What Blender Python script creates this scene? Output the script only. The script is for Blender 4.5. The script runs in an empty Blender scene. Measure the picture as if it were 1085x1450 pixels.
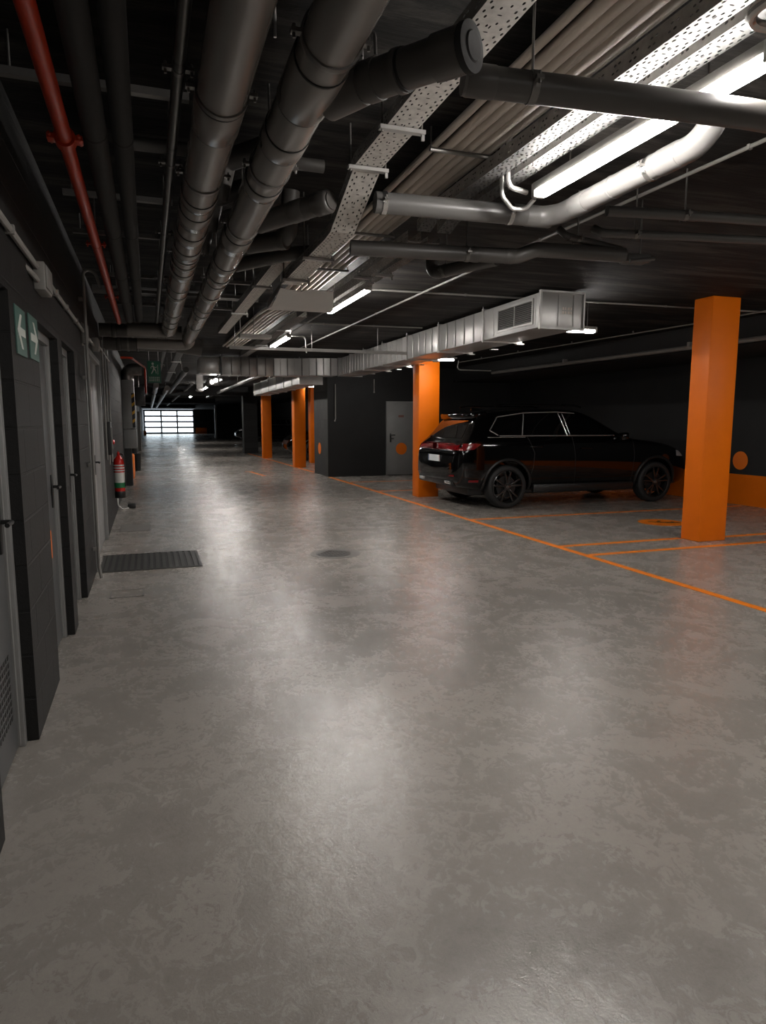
import bpy, bmesh, math, random
from mathutils import Vector, Matrix
from mathutils.bvhtree import BVHTree
random.seed(7)
SC = bpy.context.scene
COL = SC.collection
PI = math.pi

# ------------------------------------------------------------------ materials
def new_mat(name):
    m = bpy.data.materials.new(name); m.use_nodes = True
    nt = m.node_tree
    for n in list(nt.nodes): nt.nodes.remove(n)
    out = nt.nodes.new('ShaderNodeOutputMaterial')
    return m, nt, out
def N(nt, typ, **kw):
    n = nt.nodes.new(typ)
    for k, v in kw.items():
        if k in n.inputs.keys() if isinstance(k, str) else False: n.inputs[k].default_value = v
        else: setattr(n, k, v)
    return n
def math_node(nt, op, a, b=None, c=None):
    n = nt.nodes.new('ShaderNodeMath'); n.operation = op
    for i, v in enumerate((a, b, c)):
        if v is None: continue
        if isinstance(v, (int, float)): n.inputs[i].default_value = v
        else: nt.links.new(v, n.inputs[i])
    return n.outputs[0]
def ramp(nt, fac, stops):
    r = nt.nodes.new('ShaderNodeValToRGB')
    els = r.color_ramp.elements
    while len(els) < len(stops): els.new(0.5)
    for e, (p, c) in zip(els, stops):
        e.position = p; e.color = (c[0], c[1], c[2], 1) if not isinstance(c, (int, float)) else (c, c, c, 1)
    nt.links.new(fac, r.inputs[0])
    return r.outputs[0]
def noise(nt, vec, scale, detail=4, rough=.55, dist=0.):
    n = nt.nodes.new('ShaderNodeTexNoise')
    n.inputs['Scale'].default_value = scale; n.inputs['Detail'].default_value = detail
    n.inputs['Roughness'].default_value = rough; n.inputs['Distortion'].default_value = dist
    if vec is not None: nt.links.new(vec, n.inputs['Vector'])
    return n.outputs[0]
def mapping(nt, vec, scale=(1, 1, 1), rot=(0, 0, 0)):
    m = nt.nodes.new('ShaderNodeMapping'); m.inputs['Scale'].default_value = scale; m.inputs['Rotation'].default_value = rot
    nt.links.new(vec, m.inputs['Vector']); return m.outputs[0]
def bump(nt, h, strength, dist=.01):
    b = nt.nodes.new('ShaderNodeBump'); b.inputs['Strength'].default_value = strength; b.inputs['Distance'].default_value = dist
    nt.links.new(h, b.inputs['Height']); return b.outputs[0]
def simple(name, col, rough=.5, metal=0., var=.0, vscale=6., coat=0., bmp=0., rvar=0., spec=.5, stretch=(1, 1, 1)):
    m, nt, out = new_mat(name)
    p = nt.nodes.new('ShaderNodeBsdfPrincipled'); nt.links.new(p.outputs[0], out.inputs[0])
    p.inputs['Base Color'].default_value = (*col, 1); p.inputs['Roughness'].default_value = rough
    p.inputs['Metallic'].default_value = metal; p.inputs['Coat Weight'].default_value = coat
    p.inputs['Coat Roughness'].default_value = .03; p.inputs['Specular IOR Level'].default_value = spec
    if var or bmp or rvar:
        g = nt.nodes.new('ShaderNodeNewGeometry')
        v = mapping(nt, g.outputs['Position'], stretch)
        nz = noise(nt, v, vscale, 5, .6)
        if var:
            c = ramp(nt, nz, [(.25, [x*(1-var) for x in col]), (.75, [min(1, x*(1+var)) for x in col])])
            nt.links.new(c, p.inputs['Base Color'])
        if rvar:
            r = ramp(nt, nz, [(.3, max(.02, rough-rvar)), (.7, min(1, rough+rvar))])
            nt.links.new(r, p.inputs['Roughness'])
        if bmp: nt.links.new(bump(nt, nz, bmp), p.inputs['Normal'])
    return m
def emit(name, col, s):
    m, nt, out = new_mat(name)
    e = nt.nodes.new('ShaderNodeEmission'); e.inputs[0].default_value = (*col, 1); e.inputs[1].default_value = s
    nt.links.new(e.outputs[0], out.inputs[0]); return m

def floor_mat():
    m, nt, out = new_mat('polished_concrete')
    p = nt.nodes.new('ShaderNodeBsdfPrincipled'); nt.links.new(p.outputs[0], out.inputs[0])
    g = nt.nodes.new('ShaderNodeNewGeometry'); pos = g.outputs['Position']
    big = noise(nt, pos, .50, 4, .55, .5)
    med = noise(nt, pos, 2.3, 8, .70, .9)
    fine = noise(nt, mapping(nt, pos, (1.25, 1, 1)), 13., 7, .72, 1.9)
    fleck = noise(nt, pos, 46., 4, .68, 2.2)
    grain = noise(nt, pos, 210., 2, .5)
    s = math_node(nt, 'ADD', math_node(nt, 'MULTIPLY', big, .21), math_node(nt, 'MULTIPLY', med, .28))
    s = math_node(nt, 'ADD', s, math_node(nt, 'MULTIPLY', fine, .20))
    s = math_node(nt, 'ADD', s, math_node(nt, 'MULTIPLY', fleck, .21))
    s = math_node(nt, 'ADD', s, math_node(nt, 'MULTIPLY', grain, .10))
    c = ramp(nt, s, [(.30, (.150, .135, .119)), (.44, (.262, .239, .214)), (.54, (.335, .307, .277)), (.70, (.48, .447, .41))])
    nt.links.new(c, p.inputs['Base Color'])
    rr = ramp(nt, math_node(nt, 'ADD', math_node(nt, 'MULTIPLY', med, .6), math_node(nt, 'MULTIPLY', fine, .4)), [(.30, .20), (.70, .34)])
    nt.links.new(rr, p.inputs['Roughness'])
    p.inputs['Specular IOR Level'].default_value = .85
    h = math_node(nt, 'ADD', math_node(nt, 'MULTIPLY', fine, .6), math_node(nt, 'ADD', math_node(nt, 'MULTIPLY', med, .7), math_node(nt, 'MULTIPLY', fleck, .35)))
    nt.links.new(bump(nt, h, .13, .02), p.inputs['Normal'])
    return m
def block_mat(name, col, axis, bw=.42, bh=.21, b=.5, contrast=.35):
    m, nt, out = new_mat(name)
    p = nt.nodes.new('ShaderNodeBsdfPrincipled'); nt.links.new(p.outputs[0], out.inputs[0])
    g = nt.nodes.new('ShaderNodeNewGeometry')
    s = nt.nodes.new('ShaderNodeSeparateXYZ'); nt.links.new(g.outputs['Position'], s.inputs[0])
    cb = nt.nodes.new('ShaderNodeCombineXYZ')
    nt.links.new(s.outputs['Y' if axis == 'x' else 'X'], cb.inputs[0]); nt.links.new(s.outputs['Z'], cb.inputs[1])
    br = nt.nodes.new('ShaderNodeTexBrick')
    nt.links.new(cb.outputs[0], br.inputs['Vector'])
    br.inputs['Scale'].default_value = 1; br.inputs['Brick Width'].default_value = bw; br.inputs['Row Height'].default_value = bh
    br.inputs['Mortar Size'].default_value = .008; br.inputs['Mortar Smooth'].default_value = .4
    br.inputs['Color1'].default_value = (*[x*(1+contrast) for x in col], 1); br.inputs['Color2'].default_value = (*[x*(1-contrast) for x in col], 1)
    br.inputs['Mortar'].default_value = (*[x*.55 for x in col], 1)
    nz = noise(nt, g.outputs['Position'], 38., 5, .7)
    mx = nt.nodes.new('ShaderNodeMix'); mx.data_type = 'RGBA'; mx.blend_type = 'MULTIPLY'; mx.inputs[0].default_value = .6
    nt.links.new(br.outputs['Color'], mx.inputs[6]); nt.links.new(ramp(nt, nz, [(.3, .55), (.7, 1.3)]), mx.inputs[7])
    nt.links.new(mx.outputs[2], p.inputs['Base Color'])
    p.inputs['Roughness'].default_value = .62
    h = math_node(nt, 'ADD', math_node(nt, 'MULTIPLY', br.outputs['Fac'], -.7), math_node(nt, 'MULTIPLY', nz, .35))
    nt.links.new(bump(nt, h, b, .012), p.inputs['Normal'])
    return m
def ceiling_mat():
    m, nt, out = new_mat('black_boarded_concrete')
    p = nt.nodes.new('ShaderNodeBsdfPrincipled'); nt.links.new(p.outputs[0], out.inputs[0])
    g = nt.nodes.new('ShaderNodeNewGeometry'); pos = g.outputs['Position']
    a = noise(nt, mapping(nt, pos, (.55, 4.2, 1)), 1.5, 7, .66, .5)
    b = noise(nt, pos, 24., 4, .6)
    s = nt.nodes.new('ShaderNodeSeparateXYZ'); nt.links.new(pos, s.inputs[0])
    board = math_node(nt, 'LESS_THAN', math_node(nt, 'FRACT', math_node(nt, 'MULTIPLY', s.outputs['Y'], 2.6)), .035)
    c = ramp(nt, a, [(.38, (.0024, .0021, .0019)), (.50, (.0085, .0075, .0068)), (.62, (.036, .032, .028))])
    nt.links.new(c, p.inputs['Base Color']); p.inputs['Roughness'].default_value = .75; p.inputs['Specular IOR Level'].default_value = .2
    h = math_node(nt, 'SUBTRACT', math_node(nt, 'ADD', a, math_node(nt, 'MULTIPLY', b, .2)), math_node(nt, 'MULTIPLY', board, .5))
    nt.links.new(bump(nt, h, .5, .02), p.inputs['Normal'])
    return m
def perforated_mat(name, col, rough, wide, metal=.45, side=False):
    """galvanised sheet with punched oval holes (see-through); UV in metres: u across, v along"""
    m, nt, out = new_mat(name)
    p = nt.nodes.new('ShaderNodeBsdfPrincipled')
    p.inputs['Metallic'].default_value = metal; p.inputs['Specular IOR Level'].default_value = .3; p.inputs['Roughness'].default_value = rough
    g = nt.nodes.new('ShaderNodeNewGeometry')
    nz = noise(nt, g.outputs['Position'], 26., 4, .6)
    nt.links.new(ramp(nt, nz, [(.3, [x*.8 for x in col]), (.7, [x*1.12 for x in col])]), p.inputs['Base Color'])
    uv = nt.nodes.new('ShaderNodeUVMap'); s = nt.nodes.new('ShaderNodeSeparateXYZ'); nt.links.new(uv.outputs[0], s.inputs[0])
    U, V = s.outputs['X'], s.outputs['Y']
    def holes(u0, a, b, pitch, off):
        du = math_node(nt, 'DIVIDE', math_node(nt, 'SUBTRACT', U, u0), a)
        f = math_node(nt, 'FRACT', math_node(nt, 'ADD', math_node(nt, 'DIVIDE', V, pitch), off))
        dv = math_node(nt, 'DIVIDE', math_node(nt, 'MULTIPLY', math_node(nt, 'SUBTRACT', f, .5), pitch), b)
        q = math_node(nt, 'ADD', math_node(nt, 'MULTIPLY', du, du), math_node(nt, 'MULTIPLY', dv, dv))
        return math_node(nt, 'LESS_THAN', q, 1.)
    acc = None
    k = wide/.15
    pats = [(.016*k, .0042, .0085, .05, 0), (.033*k, .0042, .0085, .05, .5), (wide-.016*k, .0042, .0085, .05, 0), (wide-.033*k, .0042, .0085, .05, .5),
            (wide*.5, .009, .003, .10, .2), (wide*.41, .004, .0075, .10, .55), (wide*.59, .004, .0075, .10, .75), (wide*.5, .003, .010, .20, .0)]
    if side: pats = [(wide*.35, .004, .008, .10, 0), (wide*.68, .004, .008, .10, .12), (wide*.35, .004, .008, .10, .25), (wide*.68, .004, .008, .10, .37)]
    for q in pats:
        h = holes(*q); acc = h if acc is None else math_node(nt, 'MAXIMUM', acc, h)
    t = nt.nodes.new('ShaderNodeBsdfTransparent'); mix = nt.nodes.new('ShaderNodeMixShader')
    nt.links.new(acc, mix.inputs[0]); nt.links.new(p.outputs[0], mix.inputs[1]); nt.links.new(t.outputs[0], mix.inputs[2])
    nt.links.new(mix.outputs[0], out.inputs[0])
    return m

M = dict(
    floor=floor_mat(),
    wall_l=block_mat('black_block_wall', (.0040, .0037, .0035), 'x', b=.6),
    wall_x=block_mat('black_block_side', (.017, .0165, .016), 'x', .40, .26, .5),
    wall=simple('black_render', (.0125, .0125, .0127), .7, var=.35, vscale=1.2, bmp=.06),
    ceil=ceiling_mat(),
    orange=simple('orange_paint', (.76, .158, .001), .5, var=.05, vscale=3., bmp=.03, spec=.25),
    line=simple('orange_road_paint', (.90, .22, .006), .5, var=.16, vscale=14.),
    decal=simple('orange_decal', (.84, .18, .008), .45),
    black=simple('black_plastic', (.012, .012, .012), .4),
    rubber=simple('black_rubber', (.009, .009, .009), .6),
    pvc=simple('grey_pvc', (.19, .176, .163), .27, var=.06, vscale=3., spec=1.),
    pvcdark=simple('dark_grey_pvc', (.078, .072, .067), .40, var=.06, vscale=3.),
    pvclight=simple('light_grey_pvc', (.135, .13, .125), .34, var=.06, vscale=3., spec=.7),
    foam=simple('black_foam_lagging', (.016, .0155, .015), .75, var=.15, vscale=30., bmp=.05),
    red=simple('red_pipe_paint', (.46, .036, .010), .36, var=.08, vscale=12.),
    redx=simple('red_enamel', (.55, .016, .010), .25, coat=.4),
    green=simple('green_label', (.012, .16, .055), .5),
    white=simple('white_paint', (.62, .61, .58), .5),
    signgreen=simple('sign_green', (.03, .17, .10), .45),
    signteal=simple('sign_teal', (.055, .125, .105), .5),
    glyph=simple('sign_white', (.60, .62, .58), .5),
    galv=simple('galvanised_steel', (.50, .49, .475), .38, metal=.6, var=.12, vscale=5.),
    duct=simple('galvanised_duct', (.50, .49, .475), .36, metal=.55, var=.07, vscale=2.),
    galvd=simple('dull_steel', (.20, .19, .18), .42, metal=.8, var=.2, vscale=8.),
    steel=simple('bright_steel', (.60, .59, .57), .25, metal=.95),
    beige=simple('beige_conduit', (.60, .53, .46), .5),
    conduit=simple('grey_conduit', (.23, .22, .205), .4, var=.1, vscale=9.),
    doorgrey=simple('grey_door_sheet', (.24, .24, .238), .45, metal=.1, var=.10, vscale=3.),
    doorleft=simple('dark_grey_door_sheet', (.105, .108, .110), .42, metal=.2, var=.1, vscale=3.),
    frame=simple('grey_door_frame', (.27, .27, .265), .42, metal=.3, var=.1, vscale=5.),
    doorlight=simple('pale_door_sheet', (.46, .45, .43), .42, var=.08, vscale=3.),
    cover=simple('pale_sheet_cover', (.66, .65, .63), .45),
    yellow=simple('yellow_stripe', (.62, .32, .012), .5),
    grate=simple('drain_grate_iron', (.055, .053, .050), .5, metal=.5, var=.2, vscale=20.),
    lid=simple('concrete_lid', (.19, .178, .165), .5, var=.2, vscale=9.),
    lidframe=simple('lid_frame', (.10, .094, .088), .5),
    paint=simple('car_black_paint', (.0016, .0016, .0018), .06, coat=.45, spec=.32),
    clad=simple('car_cladding', (.011, .011, .011), .38),
    glass=simple('car_tinted_glass', (.0025, .0025, .0027), .03, spec=.6),
    chrome=simple('chrome', (.8, .8, .79), .26, metal=.85),
    tyre=simple('tyre_rubber', (.012, .012, .012), .62),
    rim=simple('black_rim', (.012, .012, .012), .22, coat=.6),
    lamp=simple('red_lamp_lens', (.17, .004, .006), .12, coat=.5),
    headlamp=simple('headlamp_lens', (.35, .35, .36), .08, coat=1.),
    plate=simple('number_plate', (.72, .75, .78), .35),
    plateb=simple('plate_band', (.10, .17, .30), .4),
    platec=simple('plate_edge', (.36, .05, .04), .4),
    tube=emit('batten_diffuser', (1., .955, .905), 55.),
    tubelow=emit('small_batten_diffuser', (1., .955, .905), 36.),
    pane=emit('daylit_pane', (.80, .92, 1.), 1.9),
    lens=emit('lamp_lens', (1., .98, .94), 14.),
    panesoft=simple('wired_glass', (.30, .37, .40), .08, coat=1.),
    perf=perforated_mat('perforated_tray', (.62, .59, .55), .45, .15),
    perfn=perforated_mat('perforated_trunking', (.105, .103, .10), .5, .095, .15),
    perfs=perforated_mat('perforated_side', (.34, .33, .315), .45, .07, .4, True),
)

# ------------------------------------------------------------------ mesh helpers
def V(*a): return Vector(a if len(a) > 1 else a[0])
def fillet(pts, r, n=7):
    pts = [V(p) for p in pts]
    if len(pts) < 3: return pts
    out = [pts[0]]
    for i in range(1, len(pts)-1):
        a, b, c = pts[i-1], pts[i], pts[i+1]
        u, w = (a-b), (c-b); lu, lw = u.length, w.length
        u.normalize(); w.normalize()
        ang = u.angle(w)
        if ang > PI-.02: out.append(b); continue
        d = min(r/math.tan(ang/2), lu*.48, lw*.48); rr = d*math.tan(ang/2)
        cen = b+(u+w).normalized()*(rr/math.sin(ang/2))
        p0, p1 = b+u*d-cen, b+w*d-cen
        tot = p0.angle(p1); ax = p0.cross(p1).normalized()
        for k in range(n+1):
            out.append(cen+Matrix.Rotation(tot*k/n, 3, ax) @ p0)
    out.append(pts[-1]); return out
class MB:
    def __init__(s): s.bm = bmesh.new(); s.uv = None
    def box(s, x0, x1, y0, y1, z0, z1, bev=0.):
        b = bmesh.new()
        vs = [b.verts.new((x, y, z)) for x in (x0, x1) for y in (y0, y1) for z in (z0, z1)]
        for f in ((0, 1, 3, 2), (4, 6, 7, 5), (0, 4, 5, 1), (2, 3, 7, 6), (0, 2, 6, 4), (1, 5, 7, 3)): b.faces.new([vs[i] for i in f])
        if bev: bmesh.ops.bevel(b, geom=b.edges[:], offset=bev, segments=2, affect='EDGES', profile=.5)
        s.add(b); return s
    def add(s, b, mat=None):
        if mat is not None: b.transform(mat)
        me = bpy.data.meshes.new('tmp'); b.to_mesh(me); b.free(); s.bm.from_mesh(me); bpy.data.meshes.remove(me)
    def obox(s, c, ax, ay, az, bev=0.):
        """box with centre c and half-axis vectors"""
        b = bmesh.new(); vs = []
        for i in (-1, 1):
            for j in (-1, 1):
                for k in (-1, 1): vs.append(b.verts.new(V(c)+V(ax)*i+V(ay)*j+V(az)*k))
        for f in ((0, 1, 3, 2), (4, 6, 7, 5), (0, 4, 5, 1), (2, 3, 7, 6), (0, 2, 6, 4), (1, 5, 7, 3)): b.faces.new([vs[i] for i in f])
        bmesh.ops.recalc_face_normals(b, faces=b.faces)
        if bev: bmesh.ops.bevel(b, geom=b.edges[:], offset=bev, segments=2, affect='EDGES', profile=.5)
        s.add(b); return s
    def tube(s, pts, r, seg=14, caps=True, closed=False):
        pts = [V(p) for p in pts]; n = len(pts)
        rs = r if isinstance(r, (list, tuple)) else [r]*n
        bm = s.bm; prev = None; rings = []
        for i in range(n):
            if closed: t = (pts[(i+1) % n]-pts[i-1])
            else: t = (pts[min(i+1, n-1)]-pts[max(i-1, 0)])
            t.normalize()
            if prev is None:
                a = V(0, 0, 1) if abs(t.z) < .9 else V(1, 0, 0)
                u = t.cross(a).normalized()
            else:
                u = (prev-t*prev.dot(t)).normalized()
            prev = u; w = t.cross(u)
            rings.append([bm.verts.new(pts[i]+(u*math.cos(2*PI*k/seg)+w*math.sin(2*PI*k/seg))*rs[i]) for k in range(seg)])
        rng = n if closed else n-1
        for i in range(rng):
            A, B = rings[i], rings[(i+1) % n]
            for k in range(seg): bm.faces.new((A[k], A[(k+1) % seg], B[(k+1) % seg], B[k]))
        if caps and not closed:
            bm.faces.new(rings[0][::-1]); bm.faces.new(rings[-1])
        return s
    def lathe(s, prof, c, axis='y', seg=32, caps=True):
        """prof: (radius, along) pairs round an axis through c"""
        bm = s.bm; rings = []
        def pt(r, a, t):
            ca, sa = r*math.cos(t), r*math.sin(t)
            if axis == 'y': return V(c)+V(ca, a, sa)
            if axis == 'x': return V(c)+V(a, ca, sa)
            return V(c)+V(ca, sa, a)
        for r, a in prof: rings.append([bm.verts.new(pt(max(r, 1e-4), a, 2*PI*k/seg)) for k in range(seg)])
        for A, B in zip(rings, rings[1:]):
            for k in range(seg): bm.faces.new((A[k], A[(k+1) % seg], B[(k+1) % seg], B[k]))
        if caps: bm.faces.new(rings[0][::-1]); bm.faces.new(rings[-1])
        bmesh.ops.recalc_face_normals(bm, faces=bm.faces)
        return s
    def poly(s, pts, thick=None):
        bm = s.bm; vs = [bm.verts.new(p) for p in pts]; f = bm.faces.new(vs)
        if thick is not None:
            r = bmesh.ops.extrude_face_region(bm, geom=[f])
            bmesh.ops.translate(bm, vec=thick, verts=[v for v in r['geom'] if isinstance(v, bmesh.types.BMVert)])
            bmesh.ops.recalc_face_normals(bm, faces=bm.faces)
        return s
    def sheet(s, path, x0, x1, uvscale=True):
        """strip along a (y,z) path between x0 and x1, with metre UVs"""
        bm = s.bm; uvl = bm.loops.layers.uv.verify(); d = 0; prev = None; last = None
        for y, z in path:
            if prev is not None: d += math.hypot(y-prev[0], z-prev[1])
            cur = (bm.verts.new((x0, y, z)), bm.verts.new((x1, y, z)), d)
            if last:
                f = bm.faces.new((last[0], last[1], cur[1], cur[0]))
                for l, (u, v) in zip(f.loops, ((0, last[2]), (x1-x0, last[2]), (x1-x0, d), (0, d))): l[uvl].uv = (u, v)
            last = cur; prev = (y, z)
        return s
def obj(name, mb, mat, parent=None, sharp=35, smooth=True):
    me = bpy.data.meshes.new(name)
    bm = mb.bm if isinstance(mb, MB) else mb
    if parent is not None:
        off = V(0, 0, 0); p = parent
        while p is not None: off += p.location; p = p.parent
        bmesh.ops.translate(bm, vec=-off, verts=bm.verts)
    bm.to_mesh(me); bm.free()
    if smooth:
        for p in me.polygons: p.use_smooth = True
        try: me.set_sharp_from_angle(angle=math.radians(sharp))
        except Exception: pass
    me.materials.append(M[mat] if isinstance(mat, str) else mat)
    o = bpy.data.objects.new(name, me); COL.objects.link(o)
    if parent is not None: o.parent = parent
    return o
def tag(o, label=None, cat=None, group=None, kind=None):
    if label: o['label'] = label
    if cat: o['category'] = cat
    if group: o['group'] = group
    if kind: o['kind'] = kind
    return o
def thing(name, label, cat, loc=(0, 0, 0), group=None, kind=None):
    o = bpy.data.objects.new(name, None); COL.objects.link(o); o.location = loc; o.empty_display_size = .1
    return tag(o, label, cat, group, kind)
def struct(name, mb, mat, label=None, cat=None, parent=None):
    o = obj(name, mb, mat, parent, smooth=False); tag(o, label, cat, None, 'structure'); return o
def dup(o, loc=None, rotz=None, parent=None):
    c = o.copy(); COL.objects.link(c)
    if parent is not None: c.parent = parent
    if loc is not None: c.location = loc
    if rotz is not None: c.rotation_euler = (0, 0, rotz)
    for ch in list(o.children): dup(ch, parent=c)
    return c
def box(*a, bev=0.): return MB().box(*a, bev=bev)

# ------------------------------------------------------------------ room shell
XL, XR, ZC = -.555, 10.15, 3.0
YB, YE = -7.0, 88.0
struct('floor', box(-1.0, XR+.3, YB-.3, YE+.3, -.2, 0), 'floor', 'polished mottled grey concrete garage floor', 'floor')
struct('ceiling', box(-1.0, XR+.3, YB-.3, YE+.3, ZC, ZC+.2), 'ceil', 'black boarded concrete ceiling over the pipes', 'ceiling')
struct('wall_right', box(XR, XR+.2, YB, 18.2, 0, ZC), 'wall', 'matt black wall behind the orange dado', 'wall')
struct('wall_rear', box(-1.0, XR+.2, YB-.2, YB, 0, ZC), 'wall', 'black wall behind the viewer', 'wall')
struct('trim_1', box(XR-.02, XR, YB, 17.98, 0, .55), 'orange', 'orange dado band along the foot of the black wall', 'dado')
# left wall with four recessed openings
opens = [(2.60, 3.42, 2.07), (4.22, 5.12, 2.05), (5.36, 6.20, 2.07), (7.24, 9.30, 2.26)]
mb = MB(); y = YB
for a, b, h in opens:
    mb.box(-.95, XL, y, a, 0, ZC); mb.box(-.95, XL, a, b, h, ZC); y = b
mb.box(-.95, XL, y, YE, 0, ZC)
mb.box(-1.0, -.90, YB, YE, 0, ZC)
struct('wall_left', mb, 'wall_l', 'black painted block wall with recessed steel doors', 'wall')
# back wall behind the car, block corner, and the bays beyond
struct('wall_back', box(4.60, XR, 18.0, 18.2, 0, ZC), 'wall', 'black wall behind the car with a steel door in it', 'wall')
struct('wall_corner', box(4.597, 5.0, 18.003, 19.6, 0, ZC), 'wall_x', 'black blockwork corner with an orange disc', 'wall')
struct('wall_bay', box(XR, XR+.2, 18.2, 64, 0, ZC), 'wall', 'black wall at the back of the far bays', 'wall')
struct('wall_far_bay', box(4.25, 4.9, 32.6, 33.2, 0, ZC), 'wall_x', 'black block pier jutting out beside the far bays', 'wall')
struct('wall_far', box(5.9, XR+.2, 64, 64.3, 0, ZC), 'wall', 'black wall facing the corridor far down', 'wall')
struct('wall_end', box(5.35, 8.0, YE, YE+.2, 0, ZC), 'wall', 'black end wall beside the bright garage door', 'wall')
struct('wall_far_right', box(8.0, 8.2, 64.3, YE, 0, ZC), 'wall', 'black wall between far bay and garage door', 'wall')
struct('trim_2', box(5.55, 6.9, YE-.05, YE, 0, .75), 'orange', 'orange dado beside the garage door', 'dado')
struct('trim_3', box(-.54, -.25, 80, 80.1, 0, .5), 'orange', 'orange kerb stub at the left of the garage door', 'dado')
struct('lit_edge_trim', box(5.74, 5.898, 63.9, 64.1, 0, ZC-.02), 'doorlight', 'pale strip standing in for the door-lit edge of the far black wall', 'lit edge')  # pale strip added to stand for door light on the wall edge
struct('ceiling_beam', box(8.3, XR, YB, 18.0, 2.62, ZC), 'wall', 'black beam boxed along the top of the wall', 'beam')
for i, yy in enumerate((30.5, 46., 66.)):
    struct('ceiling_beam', box(-.55, 4.2, yy, yy+.5, 2.62+.06*i, ZC), 'wall', ['black ceiling beam nearest above the corridor', 'black ceiling beam halfway along the corridor', 'black ceiling beam closest to the garage door'][i], 'beam')

# garage door at the end of the corridor
gd = thing('door_1', 'bright daylit sectional garage door at the corridor end', 'door', (2.4, YE, 0), kind='structure')
gx0, gx1, gz = -.45, 5.35, 2.86
for r in range(4):
    z0 = .12+r*(gz-.12)/4; z1 = .12+(r+1)*(gz-.12)/4
    for c in range(3):
        a = gx0+.08+(gx1-gx0-.16)*c/3; b = gx0+.08+(gx1-gx0-.16)*(c+1)/3
        obj('pane', box(a+.04, b-.04, YE+.03, YE+.05, z0+.05, z1-.05), 'pane', gd)
fr = MB()
fr.box(gx0-.1, gx0+.1, YE-.04, YE+.06, 0, ZC-.02); fr.box(gx1-.1, gx1+.1, YE-.04, YE+.06, 0, ZC-.02); fr.box(gx0, gx1, YE-.04, YE+.06, gz-.03, ZC-.02)
for r in range(5):
    z = .06+r*(gz-.12)/4; fr.box(gx0, gx1, YE-.03, YE+.06, z-.06, z+.16)
for c in (1, 2):
    a = gx0+.08+(gx1-gx0-.16)*c/3; fr.box(a-.10, a+.10, YE-.02, YE+.06, .06, gz)
obj('door_frame', fr, simple('door_section_frame', (.05, .055, .06), .5), gd, smooth=False)
obj('handle', box(2.05, 2.25, YE-.06, YE, 2.35, 2.45), 'black', gd)

# ------------------------------------------------------------------ left doors
def lever(parent, x, y, z, d=1, mat='black'):
    h = MB(); h.box(x, x+.010, y-.022, y+.022, z-.11, z+.11, bev=.004)
    h.tube(fillet([(x, y, z+.03), (x+.055, y, z+.03), (x+.055, y-.12*d, z+.03)], .018), .010, 10)
    return obj('handle', h, mat, parent)
dl = ['grey steel door in the nearest recess, before the two arrow signs', 'grey steel door in the recess just past the arrow signs', 'grey steel door between the second recess and the vertical conduit']
for i, (a, b, h) in enumerate(opens[:3]):
    t = thing('door_%d' % (i+2), dl[i], 'door', (XL-.08, (a+b)/2, 0), kind='structure')
    obj('leaf', box(XL-.10, XL-.075, a+.05, b-.06, .012, h-.06, bev=.003), 'doorleft', t)
    f = MB()
    f.box(XL-.12, XL-.050, b-.055, b-.001, 0, h-.001, bev=.004); f.box(XL-.12, XL-.050, a+.001, a+.055, 0, h-.001, bev=.004)
    f.box(XL-.12, XL-.050, a+.055, b-.055, h-.055, h-.001)
    f.box(XL-.075, XL-.066, b-.085, b-.055, .02, h-.055)
    obj('door_frame', f, 'frame', t)
    lever(t, XL-.075, b-.15, 1.04)
    if i == 0:
        g = MB()
        for r in range(9):
            for c in range(14): g.box(XL-.076, XL-.073, a+.12+c*.04, a+.145+c*.04, .18+r*.035, .20+r*.035)
        obj('vent_grille', g, 'black', t, smooth=False)
    if i == 1:
        obj('warning_sticker', box(XL-.076, XL-.073, b-.45, b-.30, .62, .80), 'decal', t, smooth=False)
t = thing('door_5', 'pale double door with a narrow glass pane past the vertical conduit', 'door', (XL-.04, 8.25, 0), kind='structure')
obj('leaf', box(XL-.06, XL-.03, 7.30, 8.30, .012, 2.19, bev=.003), 'doorlight', t)
obj('leaf', box(XL-.06, XL-.03, 8.31, 9.24, .012, 2.19, bev=.003), 'doorgrey', t)
obj('pane', box(XL-.035, XL-.026, 7.86, 8.10, .95, 1.62), 'panesoft', t, smooth=False)
f = MB(); f.box(XL-.08, XL+.012, 7.242, 7.30, 0, 2.25, bev=.004); f.box(XL-.08, XL+.012, 9.24, 9.298, 0, 2.25, bev=.004); f.box(XL-.08, XL+.012, 7.30, 9.24, 2.19, 2.25, bev=.004)
obj('door_frame', f, 'frame', t)
lever(t, XL-.03, 8.2, 1.02)
hg = MB()
for z in (.25, 1.1, 1.95): hg.box(XL-.03, XL-.005, 7.285, 7.315, z-.06, z+.06, bev=.003)
obj('hinge', hg, 'steel', t)

# door in the back wall
t = thing('door_6', 'grey steel door with an orange disc in the black wall', 'door', (6.70, 17.98, 0), kind='structure')
obj('leaf', box(6.30, 7.10, 17.955, 17.985, .02, 2.02, bev=.003), 'doorgrey', t)
f = MB(); f.box(6.26, 6.30, 17.95, 17.998, 0, 2.06); f.box(7.10, 7.14, 17.95, 17.998, 0, 2.06); f.box(6.30, 7.10, 17.95, 17.998, 2.02, 2.06)
obj('door_frame', f, 'frame', t)
obj('disc', MB().lathe([(.165, -.004), (.165, .0)], (6.71, 17.955, .745), 'y', 40), 'decal', t)
h = MB(); h.box(6.36, 6.40, 17.925, 17.955, .93, 1.17, bev=.004); h.tube(fillet([(6.38, 17.95, 1.13), (6.38, 17.89, 1.13), (6.50, 17.89, 1.13)], .02), .014, 10)
h.tube(fillet([(6.38, 17.95, 1.03), (6.38, 17.90, 1.03), (6.46, 17.90, 1.03)], .02), .012, 10)
obj('handle', h, 'black', t)
rs = MB()
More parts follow.
